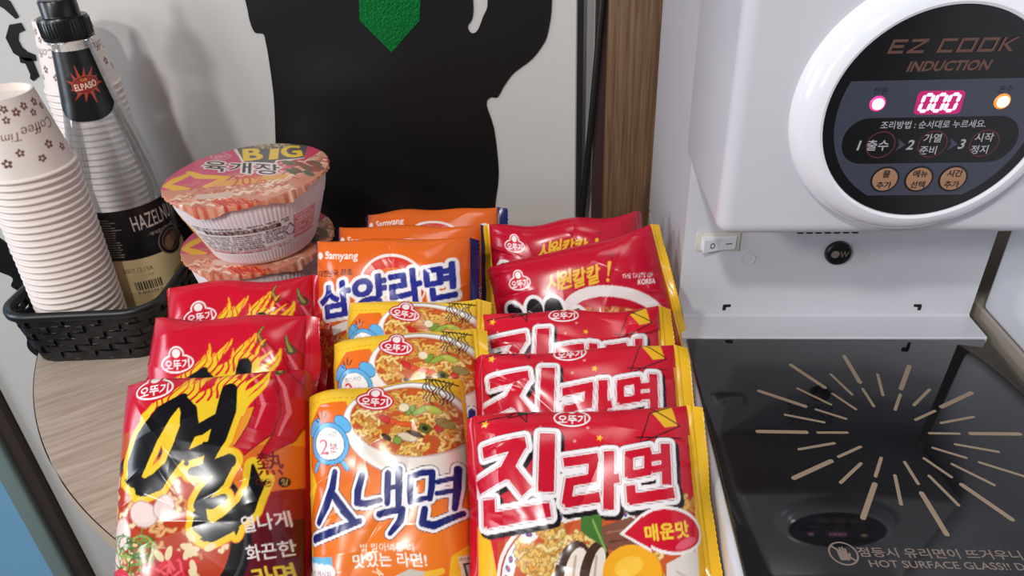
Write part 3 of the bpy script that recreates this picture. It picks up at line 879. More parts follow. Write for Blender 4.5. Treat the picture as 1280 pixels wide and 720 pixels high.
def brush_mark(name, label, P, w):
    mb = MB()
    P = smooth_closed(P, 6) if w is None else P
    if w is None:
        return tag(filled(P, [], 1.0, 0.9985, name, M['vinyl']), label, 'wall lettering', 'black lettering on the white wall')
    L = []; R = []
    for i, p in enumerate(P):
        a, b = np.array(P[max(i - 1, 0)]), np.array(P[min(i + 1, len(P) - 1)])
        d = (b - a) / np.linalg.norm(b - a); n = np.array([-d[1], d[0]]) * w[i] / 2
        L.append(tuple(np.array(p) + n)); R.append(tuple(np.array(p) - n))
    return tag(filled(L + R[::-1], [], 1.0, 0.9985, name, M['vinyl']), label, 'wall lettering', 'black lettering on the white wall')
brush_mark('wall_letter', 'curved black brush stroke high on the white wall, above the far cup stack', [(-0.772, -0.150), (-0.752, -0.158), (-0.739, -0.168), (-0.7315, -0.1846)], [0.010, 0.016, 0.015, 0.006])
brush_mark('wall_letter', 'rounded black stroke fragment on the white wall beside the far cup stack top', [(-0.728, -0.196), (-0.742, -0.199), (-0.750, -0.212), (-0.748, -0.227), (-0.738, -0.236), (-0.726, -0.238)], [0.010, 0.014, 0.017, 0.017, 0.014, 0.008])
brush_mark('wall_letter', 'small slanted black stroke on the white wall between the two cup stacks', [(-0.750, -0.240), (-0.738, -0.242), (-0.737, -0.262), (-0.744, -0.268)], [0.008, 0.014, 0.012, 0.005])
brush_mark('wall_letter', 'big black letter fragment on the white wall left of the front cup stack', [(-0.925, -0.512), (-0.902, -0.515), (-0.889, -0.530), (-0.892, -0.548), (-0.874, -0.560), (-0.880, -0.580), (-0.868, -0.600), (-0.890, -0.622), (-0.914, -0.610), (-0.906, -0.592), (-0.930, -0.575), (-0.940, -0.540)], None)
brush_mark('wall_letter', 'small round black mark on the white wall under the basket corner', [(-0.928, -0.716), (-0.914, -0.722), (-0.906, -0.738), (-0.912, -0.756), (-0.926, -0.754), (-0.936, -0.736)], None)

# ------------------------------------------------------------------ round-fronted table against the wall
tb = thing('side_table', 'pale wood round-fronted table under the noodle packets and the black basket', 'table', (-0.06, 0.8, FLOOR))
R = 0.6626
front = [(-0.061 + R * math.cos(a), 0.9985 + R * math.sin(a)) for a in np.linspace(math.pi, 2 * math.pi, 240)]
front = [p for p in front if p[0] < 0.443]
front += [(0.443, front[-1][1]), (0.443, 0.9985)]
MB().prism(front, TABLE - 0.0225, TABLE, 'z').build('table_top', M['table'], tb, sharp=30)
eb = MB()
outer = [(-0.061 + (R + 0.0012) * math.cos(a), 0.9985 + (R + 0.0012) * math.sin(a)) for a in np.linspace(math.pi, 2 * math.pi, 240)]
outer = [p for p in outer if p[0] < 0.443]
for i in range(len(outer) - 1):
    a, b = outer[i], outer[i + 1]
    V = [(a[0], a[1], TABLE - 0.0235), (b[0], b[1], TABLE - 0.0235), (b[0], b[1], TABLE - 0.0005), (a[0], a[1], TABLE - 0.0005)]
    eb.add(V, [[0, 1, 2, 3]])
eb.build('edge_band', M['edge'], tb)
for x, y in ((-0.45, 0.93), (0.33, 0.93), (-0.3, 0.56), (0.2, 0.56)):
    MB().lathe([(0.02, 0.0), (0.022, 0.004), (0.016, 0.01), (0.016, -FLOOR + TABLE - 0.03), (0.03, -FLOOR + TABLE - 0.0225)], (x, y, FLOOR), 20).build('leg', M['steel'], tb)

# ------------------------------------------------------------------ induction cooker
ck = thing('noodle_cooker', 'white induction noodle cooker with a black glass plate and round control panel', 'cooker', (0.28, 0.65, TABLE))
GZ = -0.456
MB().box(0.126, 0.438, 0.315, 0.97, TABLE, GZ - 0.007, 0.006, 3).build('base_housing', M['white'], ck)
# back column with the curved niche panel
prof = [(0.97, GZ - 0.007), (0.640, GZ - 0.007), (0.640, GZ + 0.0002), (0.6412, GZ + 0.0014)]
for t in np.linspace(0, 1, 8):
    a = t * math.pi / 2
    prof.append((0.6773 + 0.003 * math.sin(a), GZ + 0.0014 + 0.003 * (1 - math.cos(a))))
prof += [(0.6803, 0.16), (0.97, 0.16)]
MB().prism(prof, 0.1265, 0.4345, 'x').build('back_column', M['white'], ck, sharp=30)
# projecting head
hd = MB().box(0.1262, 0.437, 0.54, 0.72, -0.285, 0.16, 0.012, 6)
hd.mi = [0] * len(hd.mi)
hd.build('head', M['white'], ck)
# glass plate with its printed star burst and warning line
gp = MB().box(0.131, 0.4315, 0.332, 0.6395, GZ - 0.007, GZ, 0.0016, 2)
BURST = [[0.2265,0.5943,0.2488,0.5599],[0.2605,0.58,0.2707,0.5498],[0.2826,0.6093,0.2838,0.5677],[0.3047,0.5804,0.2984,0.5491],[0.3394,0.5935,0.3183,0.5586],[0.3438,0.5578,0.3208,0.5353],[0.3796,0.5535,0.344,0.5331],[0.3659,0.52,0.3348,0.5117],[0.3539,0.4984,0.3944,0.4985],[0.3193,0.4983,0.344,0.4982],[0.3361,0.5277,0.3145,0.5156],[0.3145,0.5503,0.3017,0.5287],[0.2832,0.5582,0.2846,0.5334],[0.2535,0.5506,0.2671,0.5292],[0.2233,0.5581,0.2469,0.5354],[0.1868,0.554,0.2232,0.5326],[0.2318,0.5283,0.2541,0.5161],[0.2023,0.5207,0.2337,0.5111],[0.173,0.4983,0.2146,0.498],[0.2245,0.4977,0.2495,0.4981],[0.2027,0.4767,0.2344,0.4846],[0.1895,0.4433,0.2253,0.4632],[0.2329,0.4683,0.2551,0.4806],[0.2254,0.439,0.2487,0.4608],[0.2555,0.4466,0.2676,0.4677],[0.2308,0.403,0.2519,0.438],[0.2645,0.4172,0.2713,0.4477],[0.2861,0.4391,0.2849,0.4631],[0.2866,0.3889,0.2848,0.4289],[0.3077,0.4174,0.2983,0.4478],[0.3152,0.447,0.3024,0.4675],[0.3408,0.4042,0.3198,0.4386],[0.3446,0.4391,0.3223,0.4614],[0.3365,0.469,0.3148,0.4803],[0.366,0.4765,0.3352,0.4849],[0.3727,0.4489,0.3452,0.4638]]
def capsule2d(a, b, w0, w1, n=6):
    a = np.array(a); b = np.array(b); d = (b - a) / np.linalg.norm(b - a); ang = math.atan2(d[1], d[0])
    P = [a + w0 / 2 * np.array([math.cos(ang + math.pi / 2 + math.pi * t / n), math.sin(ang + math.pi / 2 + math.pi * t / n)]) for t in range(n + 1)]
    P += [b + w1 / 2 * np.array([math.cos(ang - math.pi / 2 + math.pi * t / n), math.sin(ang - math.pi / 2 + math.pi * t / n)]) for t in range(n + 1)]
    return [tuple(p) for p in P]
for x1, y1, x2, y2 in BURST:
    w = 0.0028 if math.hypot(x1 - x2, y1 - y2) < 0.0335 else 0.0042
    P = capsule2d((x1, y1), (x2, y2), w, w)
    gp.add([(p[0], p[1], GZ + 0.00012) for p in P], [list(range(len(P)))], 1)
gl = lambda p: (p[0], p[1], GZ + 0.00012)
gp.tris(text_at('점등시 유리면이 뜨거우니 손대지 마세요', 0.307, 0.3712, height=0.0086, width=0.182, bold=0.012), gl, 2)
gp.tris(text_at('HOT SURFACE GLASS!! DO NOT TOUCH', 0.309, 0.3612, height=0.0062, width=0.176, bold=0.012), gl, 2)
cx, cy = 0.2055, 0.3695
for k in range(40):
    a0, a1 = 2 * math.pi * k / 40, 2 * math.pi * (k + 1) / 40
    gp.add([gl((cx + r * math.cos(a), cy + r * math.sin(a))) for r, a in ((0.0092, a0), (0.0092, a1), (0.0105, a1), (0.0105, a0))], [[0, 1, 2, 3]], 2)
hand = [(-0.0036, -0.006), (0.0030, -0.006), (0.0050, -0.001), (0.0048, 0.0012), (0.0030, -0.0008), (0.0030, 0.0046), (0.0018, 0.0048), (0.0016, 0.001), (0.0012, 0.0060), (0.0000, 0.0060), (-0.0002, 0.001), (-0.0008, 0.0056), (-0.0020, 0.0054), (-0.0020, 0.0006), (-0.0030, 0.0040), (-0.0042, 0.0036), (-0.0040, -0.002)]
gp.add([gl((cx + p[0], cy + p[1])) for p in hand], [list(range(len(hand)))], 2)
gp.add([(cx + p[0], cy + p[1], GZ + 0.0002) for p in ((-0.0075, 0.0058), (-0.0064, 0.007), (0.0075, -0.0058), (0.0064, -0.007))], [[0, 1, 2, 3]], 2)
gp.build('glass_plate', [M['glass'], M['print'], M['printdim']], ck)
# control ring and panel
PX, PZ = 0.2637, -0.1805
MB().lathe([(0.0955, 0.0), (0.0952, -0.004), (0.0925, -0.011), (0.0875, -0.017), (0.082, -0.0205), (0.0785, -0.0215), (0.0765, -0.0205), (0.0760, -0.0185), (0.0, -0.0185)], (PX, 0.5415, PZ), 96, axis='y', cap=False).build('control_ring', M['whitegloss'], ck)
PY = 0.5215
cp = MB().lathe([(0.0762, 0.0), (0.0758, -0.0012), (0.0, -0.0012)], (PX, PY + 0.0012, PZ), 96, axis='y', cap=False)
lay = lambda k: (lambda p: (p[0], PY - 0.00012 * k, p[1]))
def poly_on(P, k, mi): cp.add([lay(k)(p) for p in P], [list(range(len(P)))], mi)
def arc_rect(x0, x1, z0, z1, r, n=8):
    P = []
    for cx_, cz_, a in ((x1 - r, z1 - r, 0), (x0 + r, z1 - r, 90), (x0 + r, z0 + r, 180), (x1 - r, z0 + r, 270)):
        for t in range(n + 1):
            q = math.radians(a + 90 * t / n); P.append((cx_ + r * math.cos(q), cz_ + r * math.sin(q)))
    return P
def clip_band(r, z0, z1, xr=None):
    a0 = math.asin((z0 - PZ) / r); a1 = math.asin((z1 - PZ) / r)
    Rr = [(PX + r * math.cos(a), PZ + r * math.sin(a)) for a in np.linspace(a0, a1, 24)]
    return Rr + [(2 * PX - x, z) for x, z in Rr[::-1]]
band = clip_band(0.0685, -0.2400, -0.1535)
poly_on(band, 1, 1)
poly_on(arc_rect(0.2030, 0.3244, -0.2145, -0.1800, 0.0165), 2, 0)
def ringmark(x, z, r0, r1, k, mi, n=40):
    for i in range(n):
        a0, a1 = 2 * math.pi * i / n, 2 * math.pi * (i + 1) / n
        cp.add([lay(k)((x + r * math.cos(a), z + r * math.sin(a))) for r, a in ((r0, a0), (r0, a1), (r1, a1), (r1, a0))], [[0, 1, 2, 3]], mi)
def disc(x, z, r, k, mi, n=36): poly_on([(x + r * math.cos(2 * math.pi * i / n), z + r * math.sin(2 * math.pi * i / n)) for i in range(n)], k, mi)
def word(s, x, z, k, mi, **kw): cp.tris(text_at(s, x, z, **kw), lay(k), mi)
NB = [0.0]
def blocky(x, z, w, h, L, mi):
    """Wide squared capitals drawn as bars."""
    t = h * 0.2
    bars = {'E': [(0, 0, 1, t), (0, h / 2 - t / 2, .9, t), (0, h - t, 1, t), (0, 0, -t, h)], 'Z': [(0, 0, 1, t), (0, h - t, 1, t)], 'C': [(0, 0, 1, t), (0, h - t, 1, t), (0, 0, -t, h)], 'O': [(0, 0, 1, t), (0, h - t, 1, t), (0, 0, -t, h), (1, 0, -t, h)], 'K': [(0, 0, -t, h)]}
    for b in bars[L]:
        x0 = x + (b[0] * w if b[0] <= 1 else 0); bw = b[2] * w if b[2] > 0 else -b[2]
        if b[0] == 1: x0 = x + w - bw
        P = [(x0, z + b[1]), (x0 + bw, z + b[1]), (x0 + bw, z + b[1] + b[3]), (x0, z + b[1] + b[3])]
        NB[0] += 0.13; poly_on([(p[0] + 0.25 * (p[1] - z), p[1]) for p in P], 2 + NB[0], mi)
    def diag(p, q):
        (ax, az), (bx, bz) = p, q
        P = [(ax - t * .7, az), (ax + t * .7, az), (bx + t * .7, bz), (bx - t * .7, bz)]
        NB[0] += 0.13; poly_on([(u[0] + 0.25 * (u[1] - z), u[1]) for u in P], 2 + NB[0], mi)
    if L == 'Z': diag((x + t, z + t), (x + w - t, z + h - t))
    if L == 'K': diag((x + t * 1.5, z + h / 2), (x + w - t * .7, z + h)); diag((x + w - t * .7, z), (x + t * 1.5, z + h / 2))
x = 0.2205
for ch, w in (('E', 0.0125), ('Z', 0.0135), (None, 0.006), ('C', 0.0125), ('O', 0.0135), ('O', 0.0135), ('K', 0.0125)):
    if ch: blocky(x, -0.1352, w - 0.0025, 0.0094, ch, 2)
    x += w
word('INDUCTION', 0.2637, -0.1441, 2, 2, width=0.054, height=0.0072, shear=0.25, bold=0.035)
word('전원', 0.2219, -0.1605, 2, 5, height=0.0048); word('온수', 0.3057, -0.1610, 2, 5, height=0.0048); word('히팅', 0.3235, -0.1650, 2, 5, height=0.0040)
word('조리방법 : 순서대로 누르세요.', 0.2635, -0.1853, 3, 3, width=0.072, height=0.0058, bold=0.012)
for xx, num, rows in ((0.2285, '1', ['출수']), (0.2647, '2', ['가열', '준비']), (0.3003, '3', ['시작', '정지'])):
    ringmark(xx + 0.002, -0.2000, 0.0094, 0.0102, 3, 4)
    word(num, xx - 0.0130, -0.2003, 3, 3, height=0.0074, bold=0.02, shear=0.15)
    if len(rows) == 1: word(rows[0], xx, -0.2003, 3, 3, height=0.0082, bold=0.014)
    else:
        word(rows[0], xx + 0.001, -0.1955, 3, 3, height=0.0066, bold=0.014); word(rows[1], xx, -0.2046, 3, 3, height=0.0066, bold=0.014)
for xx in (0.2447, 0.2808): poly_on([(xx - 0.003, -0.1955), (xx + 0.0034, -0.2003), (xx - 0.003, -0.2050), (xx - 0.0012, -0.2003)], 3, 1)
cp.build('control_panel', [M['panel'], M['slate'], M['copper'], M['offwhite'], M['ring'], M['ink']], ck, sharp=40)
for xx, rows in ((0.2394, ('물', '추가')), (0.2637, ('메뉴', '선택')), (0.2880, ('시간', '추가'))):
    b = MB().lathe([(0.0102, 0), (0.0101, -0.0004), (0.0090, -0.00045)], (xx, PY - 0.0002, -0.2270), 40, axis='y', mi=1)
    b.lathe([(0.0089, -0.0004), (0.0087, -0.0007), (0.0, -0.00072)], (xx, PY - 0.0002, -0.2270), 40, axis='y', cap=False)
    lf = lambda p: (p[0], PY - 0.00105, p[1])
    b.tris(text_at(rows[0], xx, -0.2225, height=0.0056, bold=0.02), lf, 1); b.tris(text_at(rows[1], xx, -0.2312, height=0.0056, bold=0.02), lf, 1)
    tag(b.build('touch_button', [M['tan'], M['ink']], ck), 'tan round touch button in a black ring', None)
for xx, m0, m1 in ((0.2219, 'pink', 'pinkcore'), (0.3058, 'amber', 'ambercore')):
    l = MB().lathe([(0.0056, 0), (0.0052, -0.0008), (0.0042, -0.0014)], (xx, PY, -0.1696), 28, axis='y', cap=False)
    l.lathe([(0.0042, -0.0014), (0.0026, -0.0020), (0.0, -0.0023)], (xx, PY, -0.1696), 28, axis='y', mi=1, cap=False)
    tag(l.build('indicator_lamp', [M[m0], M[m1]], ck), 'lit pink indicator lamp' if m0 == 'pink' else 'lit amber indicator lamp', None)
dp = MB().add([(p[0], PY - 0.0003, p[1]) for p in arc_rect(0.2478, 0.2795, -0.1780, -0.1612, 0.003)], [list(range(36))], 0)
SEG = [(0, .5, 0), (1, .5, 0), (0, -.5, 0), (1, -.5, 0), (.5, 1, 1), (.5, -1, 1)]
for k in range(3):
    ox = 0.2518 + 0.0088 * k
    for sx, sz, hor in SEG:
        xx = ox + 0.0060 * sx; zz = -0.1696 + 0.0058 * sz
        if hor: P = [(xx - 0.0023, zz), (xx - 0.0014, zz + 0.0012), (xx + 0.0014, zz + 0.0012), (xx + 0.0023, zz), (xx + 0.0014, zz - 0.0012), (xx - 0.0014, zz - 0.0012)]
        else: P = [(xx, zz - 0.0029), (xx - 0.0012, zz - 0.0019), (xx - 0.0012, zz + 0.0019), (xx, zz + 0.0029), (xx + 0.0012, zz + 0.0019), (xx + 0.0012, zz - 0.0019)]
        dp.add([(p[0] + 0.16 * (p[1] + 0.1696), PY - 0.0006, p[1]) for p in P], [list(range(6))], 1)
tag(dp.build('display', [M['pinkdim'], M['pinkcore']], ck), 'glowing pink three digit display reading 000', None)
# niche fittings
NY = 0.6803
sw = MB().box(0.1385, 0.1830, NY - 0.0022, NY, -0.3735, -0.3518, 0.001, 2).build('switch_plate', M['beige'], ck)
rk = MB().add([(0.1440, NY - 0.002, -0.3705), (0.1790, NY - 0.002, -0.3705), (0.1790, NY - 0.002, -0.3560), (0.1440, NY - 0.002, -0.3560),
               (0.1450, NY - 0.0120, -0.3700), (0.1620, NY - 0.0062, -0.3700), (0.1785, NY - 0.0036, -0.3700), (0.1450, NY - 0.0120, -0.3565), (0.1620, NY - 0.0062, -0.3565), (0.1785, NY - 0.0036, -0.3565)],
              [[4, 5, 8, 7], [5, 6, 9, 8], [0, 1, 6, 5, 4], [3, 7, 8, 9, 2], [0, 4, 7, 3], [1, 2, 9, 6]])
for k in range(20):
    a0, a1 = 2 * math.pi * k / 20, 2 * math.pi * (k + 1) / 20
    f = lambda r, a: (0.1540 + r * 0.8 * math.cos(a), NY - 0.0091 - 0.0004 + 0.34 * (r * 0.8 * math.cos(a)), -0.3632 + r * math.sin(a))
    rk.add([f(0.0022, a0), f(0.0022, a1), f(0.0031, a1), f(0.0031, a0)], [[0, 1, 2, 3]], 1)
rk.add([(0.1680, NY - 0.0056, -0.3638), (0.1745, NY - 0.0046, -0.3638), (0.1745, NY - 0.0046, -0.3628), (0.1680, NY - 0.0056, -0.3628)], [[0, 1, 2, 3]], 1)
rk.build('rocker', [M['whitegloss'], M['ink']], sw, smooth=False)
kb = MB().lathe([(0.0132, 0.0), (0.0130, -0.004), (0.0115, -0.0056), (0.0, -0.006)], (0.2831, NY, -0.3762), 40, axis='y', cap=False)
kb.lathe([(0.0042, -0.0060), (0.0, -0.0062)], (0.2790, NY, -0.3758), 20, axis='y', mi=1, cap=False)
kb.tris(text_at('W', 0.2880, -0.3756, height=0.0068, width=0.0085), lambda p: (p[0], NY - 0.0063, p[1]), 1)
kb.build('round_knob', [M['cap'], M['printdim']], ck)
MB().lathe([(0.0074, 0.0), (0.0074, -0.0006), (0.0064, -0.0006), (0.0064, -0.0002), (0.0, -0.0002)], (0.1938, NY, -0.3832), 36, axis='y', cap=False).build('blanking_plug', M['white'], ck)
for x0, s in ((0.1786, 1), (0.3788, -1)):
    ln = [(x0 - s * 0.0040, -0.4475), (x0 - s * 0.0006, -0.4475), (x0 - s * 0.0004, -0.4436), (x0 + s * 0.0044, -0.4430), (x0 + s * 0.0044, -0.4400), (x0 - s * 0.0028, -0.4400), (x0 - s * 0.0040, -0.4415)]
    yz = lambda z: NY - 0.0004
    V = [(p[0], yz(p[1]), p[1]) for p in ln] + [(p[0], yz(p[1]) + 0.003, p[1]) for p in ln]
    n = len(ln)
    MB().add(V, [list(range(n)), list(range(n, 2 * n))[::-1]] + [[i, (i + 1) % n, n + (i + 1) % n, n + i] for i in range(n)]).build('hanging_slot', M['hole'], ck, smooth=False)
gr = MB()
for r_ in range(9):
    for k in range(7):
        x0 = 0.240 + 0.0090 * k + 0.004 * (r_ % 2); z0 = -0.3535 + 0.0052 * r_
        gr.prism(capsule2d((x0, z0), (x0 + 0.0042, z0), 0.0022, 0.0022, 4), NY - 0.0006, NY + 0.001, 'y')
gr.build('speaker_grille', M['hole'], ck, smooth=False)
MB().lathe([(0.0, -0.012), (0.0042, -0.012), (0.0050, -0.010), (0.0050, -0.004), (0.0078, -0.003), (0.0078, 0.002)], (0.318, 0.625, -0.285), 24, cap=False).build('water_spout', M['chrome'], ck)

# neighbouring white cabinet on a plinth
nb = thing('white_cabinet', 'plain white cabinet side close to the right of the cooker', 'cabinet', (0.6, 0.45, TABLE))
MB().box(0.447, 0.80, 0.10, 0.684, -0.447, 0.20, 0.006, 3).build('cabinet_body', M['whitegloss'], nb)
MB().box(0.447, 0.80, 0.12, 0.97, FLOOR, -0.4475, 0.002, 1).build('plinth', M['greige'], nb)

# black cable beside the post
tag(MB().tube([(0.060 - 0.0000, 1.0, 0.30), (0.0575, 1.0, 0.0), (0.0535, 1.0, -0.1868), (0.043, 1.0, -0.34), (0.0315, 1.0, -0.4853), (0.027, 0.992, -0.62), (0.025, 0.99, -0.9)], 0.0046, 10).build('power_cable', M['cable']),
    'black cable running down the gap beside the brown wooden post', 'cable')
# ------------------------------------------------------------------ black woven basket
def rounded_loop(hw, hd, r, n=10):
    P = []
    for cx_, cy_, a in ((hw - r, hd - r, 0), (-hw + r, hd - r, 90), (-hw + r, -hd + r, 180), (hw - r, -hd + r, 270)):
        for t in range(n + 1):
            q = math.radians(a + 90 * t / n); P.append((cx_ + r * math.cos(q), cy_ + r * math.sin(q)))
    return np.array(P)
def resample(P, n):
    Q = np.vstack([P, P[:1]]); d = np.r_[0, np.cumsum(np.linalg.norm(np.diff(Q, axis=0), axis=1))]
    s = np.linspace(0, d[-1], n, endpoint=False)
    X = np.stack([np.interp(s, d, Q[:, 0]), np.interp(s, d, Q[:, 1])], 1)
    T = np.roll(X, -1, 0) - np.roll(X, 1, 0); T /= np.linalg.norm(T, axis=1)[:, None]
    return X, np.stack([T[:, 1], -T[:, 0]], 1)
BC = np.array([-0.588, 0.8415]); BA = math.radians(4.5); BH = 0.075
def bw(x, y, z):
    return (BC[0] + x * math.cos(BA) - y * math.sin(BA), BC[1] + x * math.sin(BA) + y * math.cos(BA), TABLE + z)
def hw_at(z): return 0.083 + 0.0095 * z / BH, 0.139 + 0.0060 * z / BH
bk = thing('storage_basket', 'black woven plastic basket holding the paper cup stacks and syrup bottle', 'basket', (BC[0], BC[1], TABLE))
NS = 240; NST = 40
wv = MB()
rows = [(0.006 + 0.0098 * j, 0.006 + 0.0098 * j + 0.0082) for j in range(6)]
for j, (za, zb) in enumerate(rows):
    V = []; F = []
    for z, off in ((za, 0.0), (zb, 0.0), (zb, -0.0014), (za, -0.0014)):
        hw, hd = hw_at(z); X, Nn = resample(rounded_loop(hw, hd, 0.035), NS)
        for i in range(NS):
            d = 0.0016 * math.cos(math.pi * i * NST / NS + math.pi * j) + off
            V.append(bw(X[i, 0] + Nn[i, 0] * d, X[i, 1] + Nn[i, 1] * d, z))
    for k in range(4):
        for i in range(NS):
            F.append([k * NS + i, k * NS + (i + 1) % NS, ((k + 1) % 4) * NS + (i + 1) % NS, ((k + 1) % 4) * NS + i])
    wv.add(V, F)
for q in range(NST):
    zs = np.linspace(0.003, 0.066, 25); A0 = []
    for z in zs:
        hw, hd = hw_at(z); X, Nn = resample(rounded_loop(hw, hd, 0.035), NS)
        i = int(q * NS / NST) % NS; t = np.array([-Nn[i, 1], Nn[i, 0]])
        jj = (z - 0.006) / 0.0098 - 0.42
        d = -0.0016 * math.cos(math.pi * q + math.pi * jj)
        for a, b in ((-0.0036, 0), (0.0036, 0), (0.0036, -0.0014), (-0.0036, -0.0014)):
            p = X[i] + Nn[i] * (d + b) + t * a; A0.append(bw(p[0], p[1], z))
    F = []
    for m_ in range(len(zs) - 1):
        for k in range(4): F.append([m_ * 4 + k, m_ * 4 + (k + 1) % 4, m_ * 4 + 4 + (k + 1) % 4, m_ * 4 + 4 + k])
    wv.add(A0, F)
wv.build('woven_wall', M['basket'], bk, sharp=40)
rm = MB(); V = []; F = []
ringp = [(-0.002, 0.064), (0.0035, 0.0645), (0.0062, 0.0665), (0.0068, 0.0715), (0.0052, 0.0752), (0.0010, 0.0765), (-0.0020, 0.0745)]
for off, z in ringp:
    hw, hd = hw_at(0.068); X, Nn = resample(rounded_loop(hw + off, hd + off, 0.035 + off), NS)
    V += [bw(x[0], x[1], z) for x in X]
for k in range(len(ringp)):
    for i in range(NS): F.append([k * NS + i, k * NS + (i + 1) % NS, ((k + 1) % len(ringp)) * NS + (i + 1) % NS, ((k + 1) % len(ringp)) * NS + i])
rm.add(V, F).build('rim', M['basket'], bk, sharp=50)
X, Nn = resample(rounded_loop(0.083, 0.139, 0.035), 80)
MB().add([bw(x[0], x[1], 0.0) for x in X] + [bw(x[0], x[1], 0.009) for x in X], [list(range(80))[::-1], list(range(80, 160))] + [[i, (i + 1) % 80, 80 + (i + 1) % 80, 80 + i] for i in range(80)]).build('bottom', M['basket'], bk, sharp=40)
BASKET_FLOOR = TABLE + 0.009

# ------------------------------------------------------------------ paper cups, upside down in two stacks
def art_cup():
    Wc, Hc = 2 * math.pi * 0.044, 0.092
    A = Art(Wc, Hc, (0, 0), (Wc * 1000, 0), (0, Hc * 1000), (238, 226, 218), 3.0)
    br = (112, 62, 56)
    rng = np.random.default_rng(2)
    def flower(x, y, r, ro):
        m = A.mask()
        for i in range(5):
            a = ro + i * 2 * math.pi / 5
            A.ell(x + r * 0.62 * math.cos(a), y + r * 0.62 * math.sin(a), r * 0.44, r * 0.34, math.degrees(a), m)
        A.ell(x, y, r * 0.5, r * 0.5, 0, m)
        A.paint(m, br); A.paint(A.ell(x, y, r * 0.3, r * 0.3), (238, 226, 218))
    for b in range(3):
        x0 = b * 92.0
        for x, y, r in ((20, 14, 6.5), (32, 10, 4.6), (12, 24, 4.2), (30, 22, 4.4), (44, 16, 5.0), (7, 10, 4), (56, 12, 4.6), (64, 22, 4.2), (74, 12, 5.2), (84, 20, 4.2)): flower(x0 + x, y, r, x)
        for x, y, r in ((14, 70, 5.5), (30, 60, 4.6), (48, 72, 4.4), (62, 60, 5), (78, 70, 4.6)): flower(x0 + x, y, r, y)
        t = '    '
        A.paint(A.text('Coffee', x0 + 62, 39, height=12, rot=180, shear=0.25), br)
        A.paint(A.text('Time', x0 + 24, 42, height=9.5, rot=180, shear=0.25), br)
    return A.ready()

def cup_mesh(name, r_rim, h, art, parent_loc, rot0):
    """Inverted cup: rim at height 0, base up at height h."""
    nt, nz = 264, 84
    th = np.linspace(0, 2 * np.pi, nt, endpoint=False)
    prof = [(r_rim * 0.955 - (r_rim * 0.27) * t, 0.003 + (h - 0.003) * t) for t in np.linspace(0, 1, nz)]
    zz = np.linspace(0, 1, nz)
    extra = [(prof[-1][0] - 0.0012, h + 0.0005), (prof[-1][0] - 0.0026, h), (prof[-1][0] - 0.003, h - 0.0075), (0.012, h - 0.008), (0.0005, h - 0.008)]
    P = prof + extra
    V = np.array([[r * math.cos(a), r * math.sin(a), z] for r, z in P for a in th])
    n = len(P)
    i, j = np.meshgrid(np.arange(n - 1), np.arange(nt), indexing='ij')
    F = np.stack([i * nt + j, i * nt + (j + 1) % nt, (i + 1) * nt + (j + 1) % nt, (i + 1) * nt + j], -1).reshape(-1, 4)
    u = (th / (2 * np.pi)); colr = []
    for q in range(n):
        if q < nz: colr.append(art.sample(u, np.full(nt, 1 - zz[q])))
        else: colr.append(np.tile(lin((238, 226, 218)), (nt, 1)))
    V = V + np.array(parent_loc)
    o = mk(name, V, F, M['paper'], None, parent_loc, True, np.concatenate(colr), sharp=50)
    ROOT[o] = np.array(o.location)
    rim = MB()
    rim.lathe([(r_rim + 0.0024 * math.cos(a) - 0.0022, 0.0026 + 0.0026 * math.sin(a)) for a in np.linspace(0, 2 * math.pi, 13)], parent_loc, 72, cap=False)
    rim.build('rolled_rim', M['rim'], o, sharp=None)
    return o

ORD = ['top', 'second', 'third', 'fourth', 'fifth', 'sixth', 'seventh', 'eighth', 'ninth', 'tenth', 'eleventh', 'twelfth', 'thirteenth', 'fourteenth', 'fifteenth', 'sixteenth', 'seventeenth', 'eighteenth', 'nineteenth', 'twentieth',
       'twenty-first', 'twenty-second', 'twenty-third', 'twenty-fourth', 'twenty-fifth', 'twenty-sixth', 'twenty-seventh', 'twenty-eighth', 'twenty-ninth', 'thirtieth', 'thirty-first', 'thirty-second', 'thirty-third']
def copy_thing(o, loc):
    c = o.copy(); C.objects.link(c); c.location = loc
    for ch in o.children:
        d = ch.copy(); C.objects.link(d); d.parent = c
    return c
CUP = art_cup()
def cup_stack(base, lean, n, pitch, r, h, spin, where, top_label, group):
    z0 = BASKET_FLOOR + 0.0002
    root = cup_mesh('paper_cup', r, h, CUP, (base[0], base[1], z0), 0)
    root.rotation_euler = (math.radians(lean[1]), math.radians(lean[0]), math.radians(spin))
    dx, dy = math.tan(math.radians(lean[0])), -math.tan(math.radians(lean[1]))
    for k in range(n):                     # k counts from the bottom
        loc = world_pt((base[0] + dx * pitch * k, base[1] + dy * pitch * k, z0 + pitch * k))
        o = root if k == 0 else copy_thing(root, loc)
        t = n - 1 - k
        tag(o, top_label if t == 0 else 'white paper cup showing only its rim, %s from the top of the %s' % (ORD[t], where), 'paper cup', group)
cup_stack((-0.613, 0.758), (2.0, 0.0), 27, 0.0086, 0.0495, 0.088, -95, 'front stack', 'upside-down paper cup with brown flowers and Coffee Time lettering, topmost of the front stack', 'paper cups in the front stack')
cup_stack((-0.628, 0.931), (0.6, 0.0), 32, 0.0086, 0.0462, 0.088, -78, 'stack behind bottle', 'upside-down paper cup with brown flowers, topmost of the stack behind the syrup bottle', 'paper cups in the stack behind the bottle')

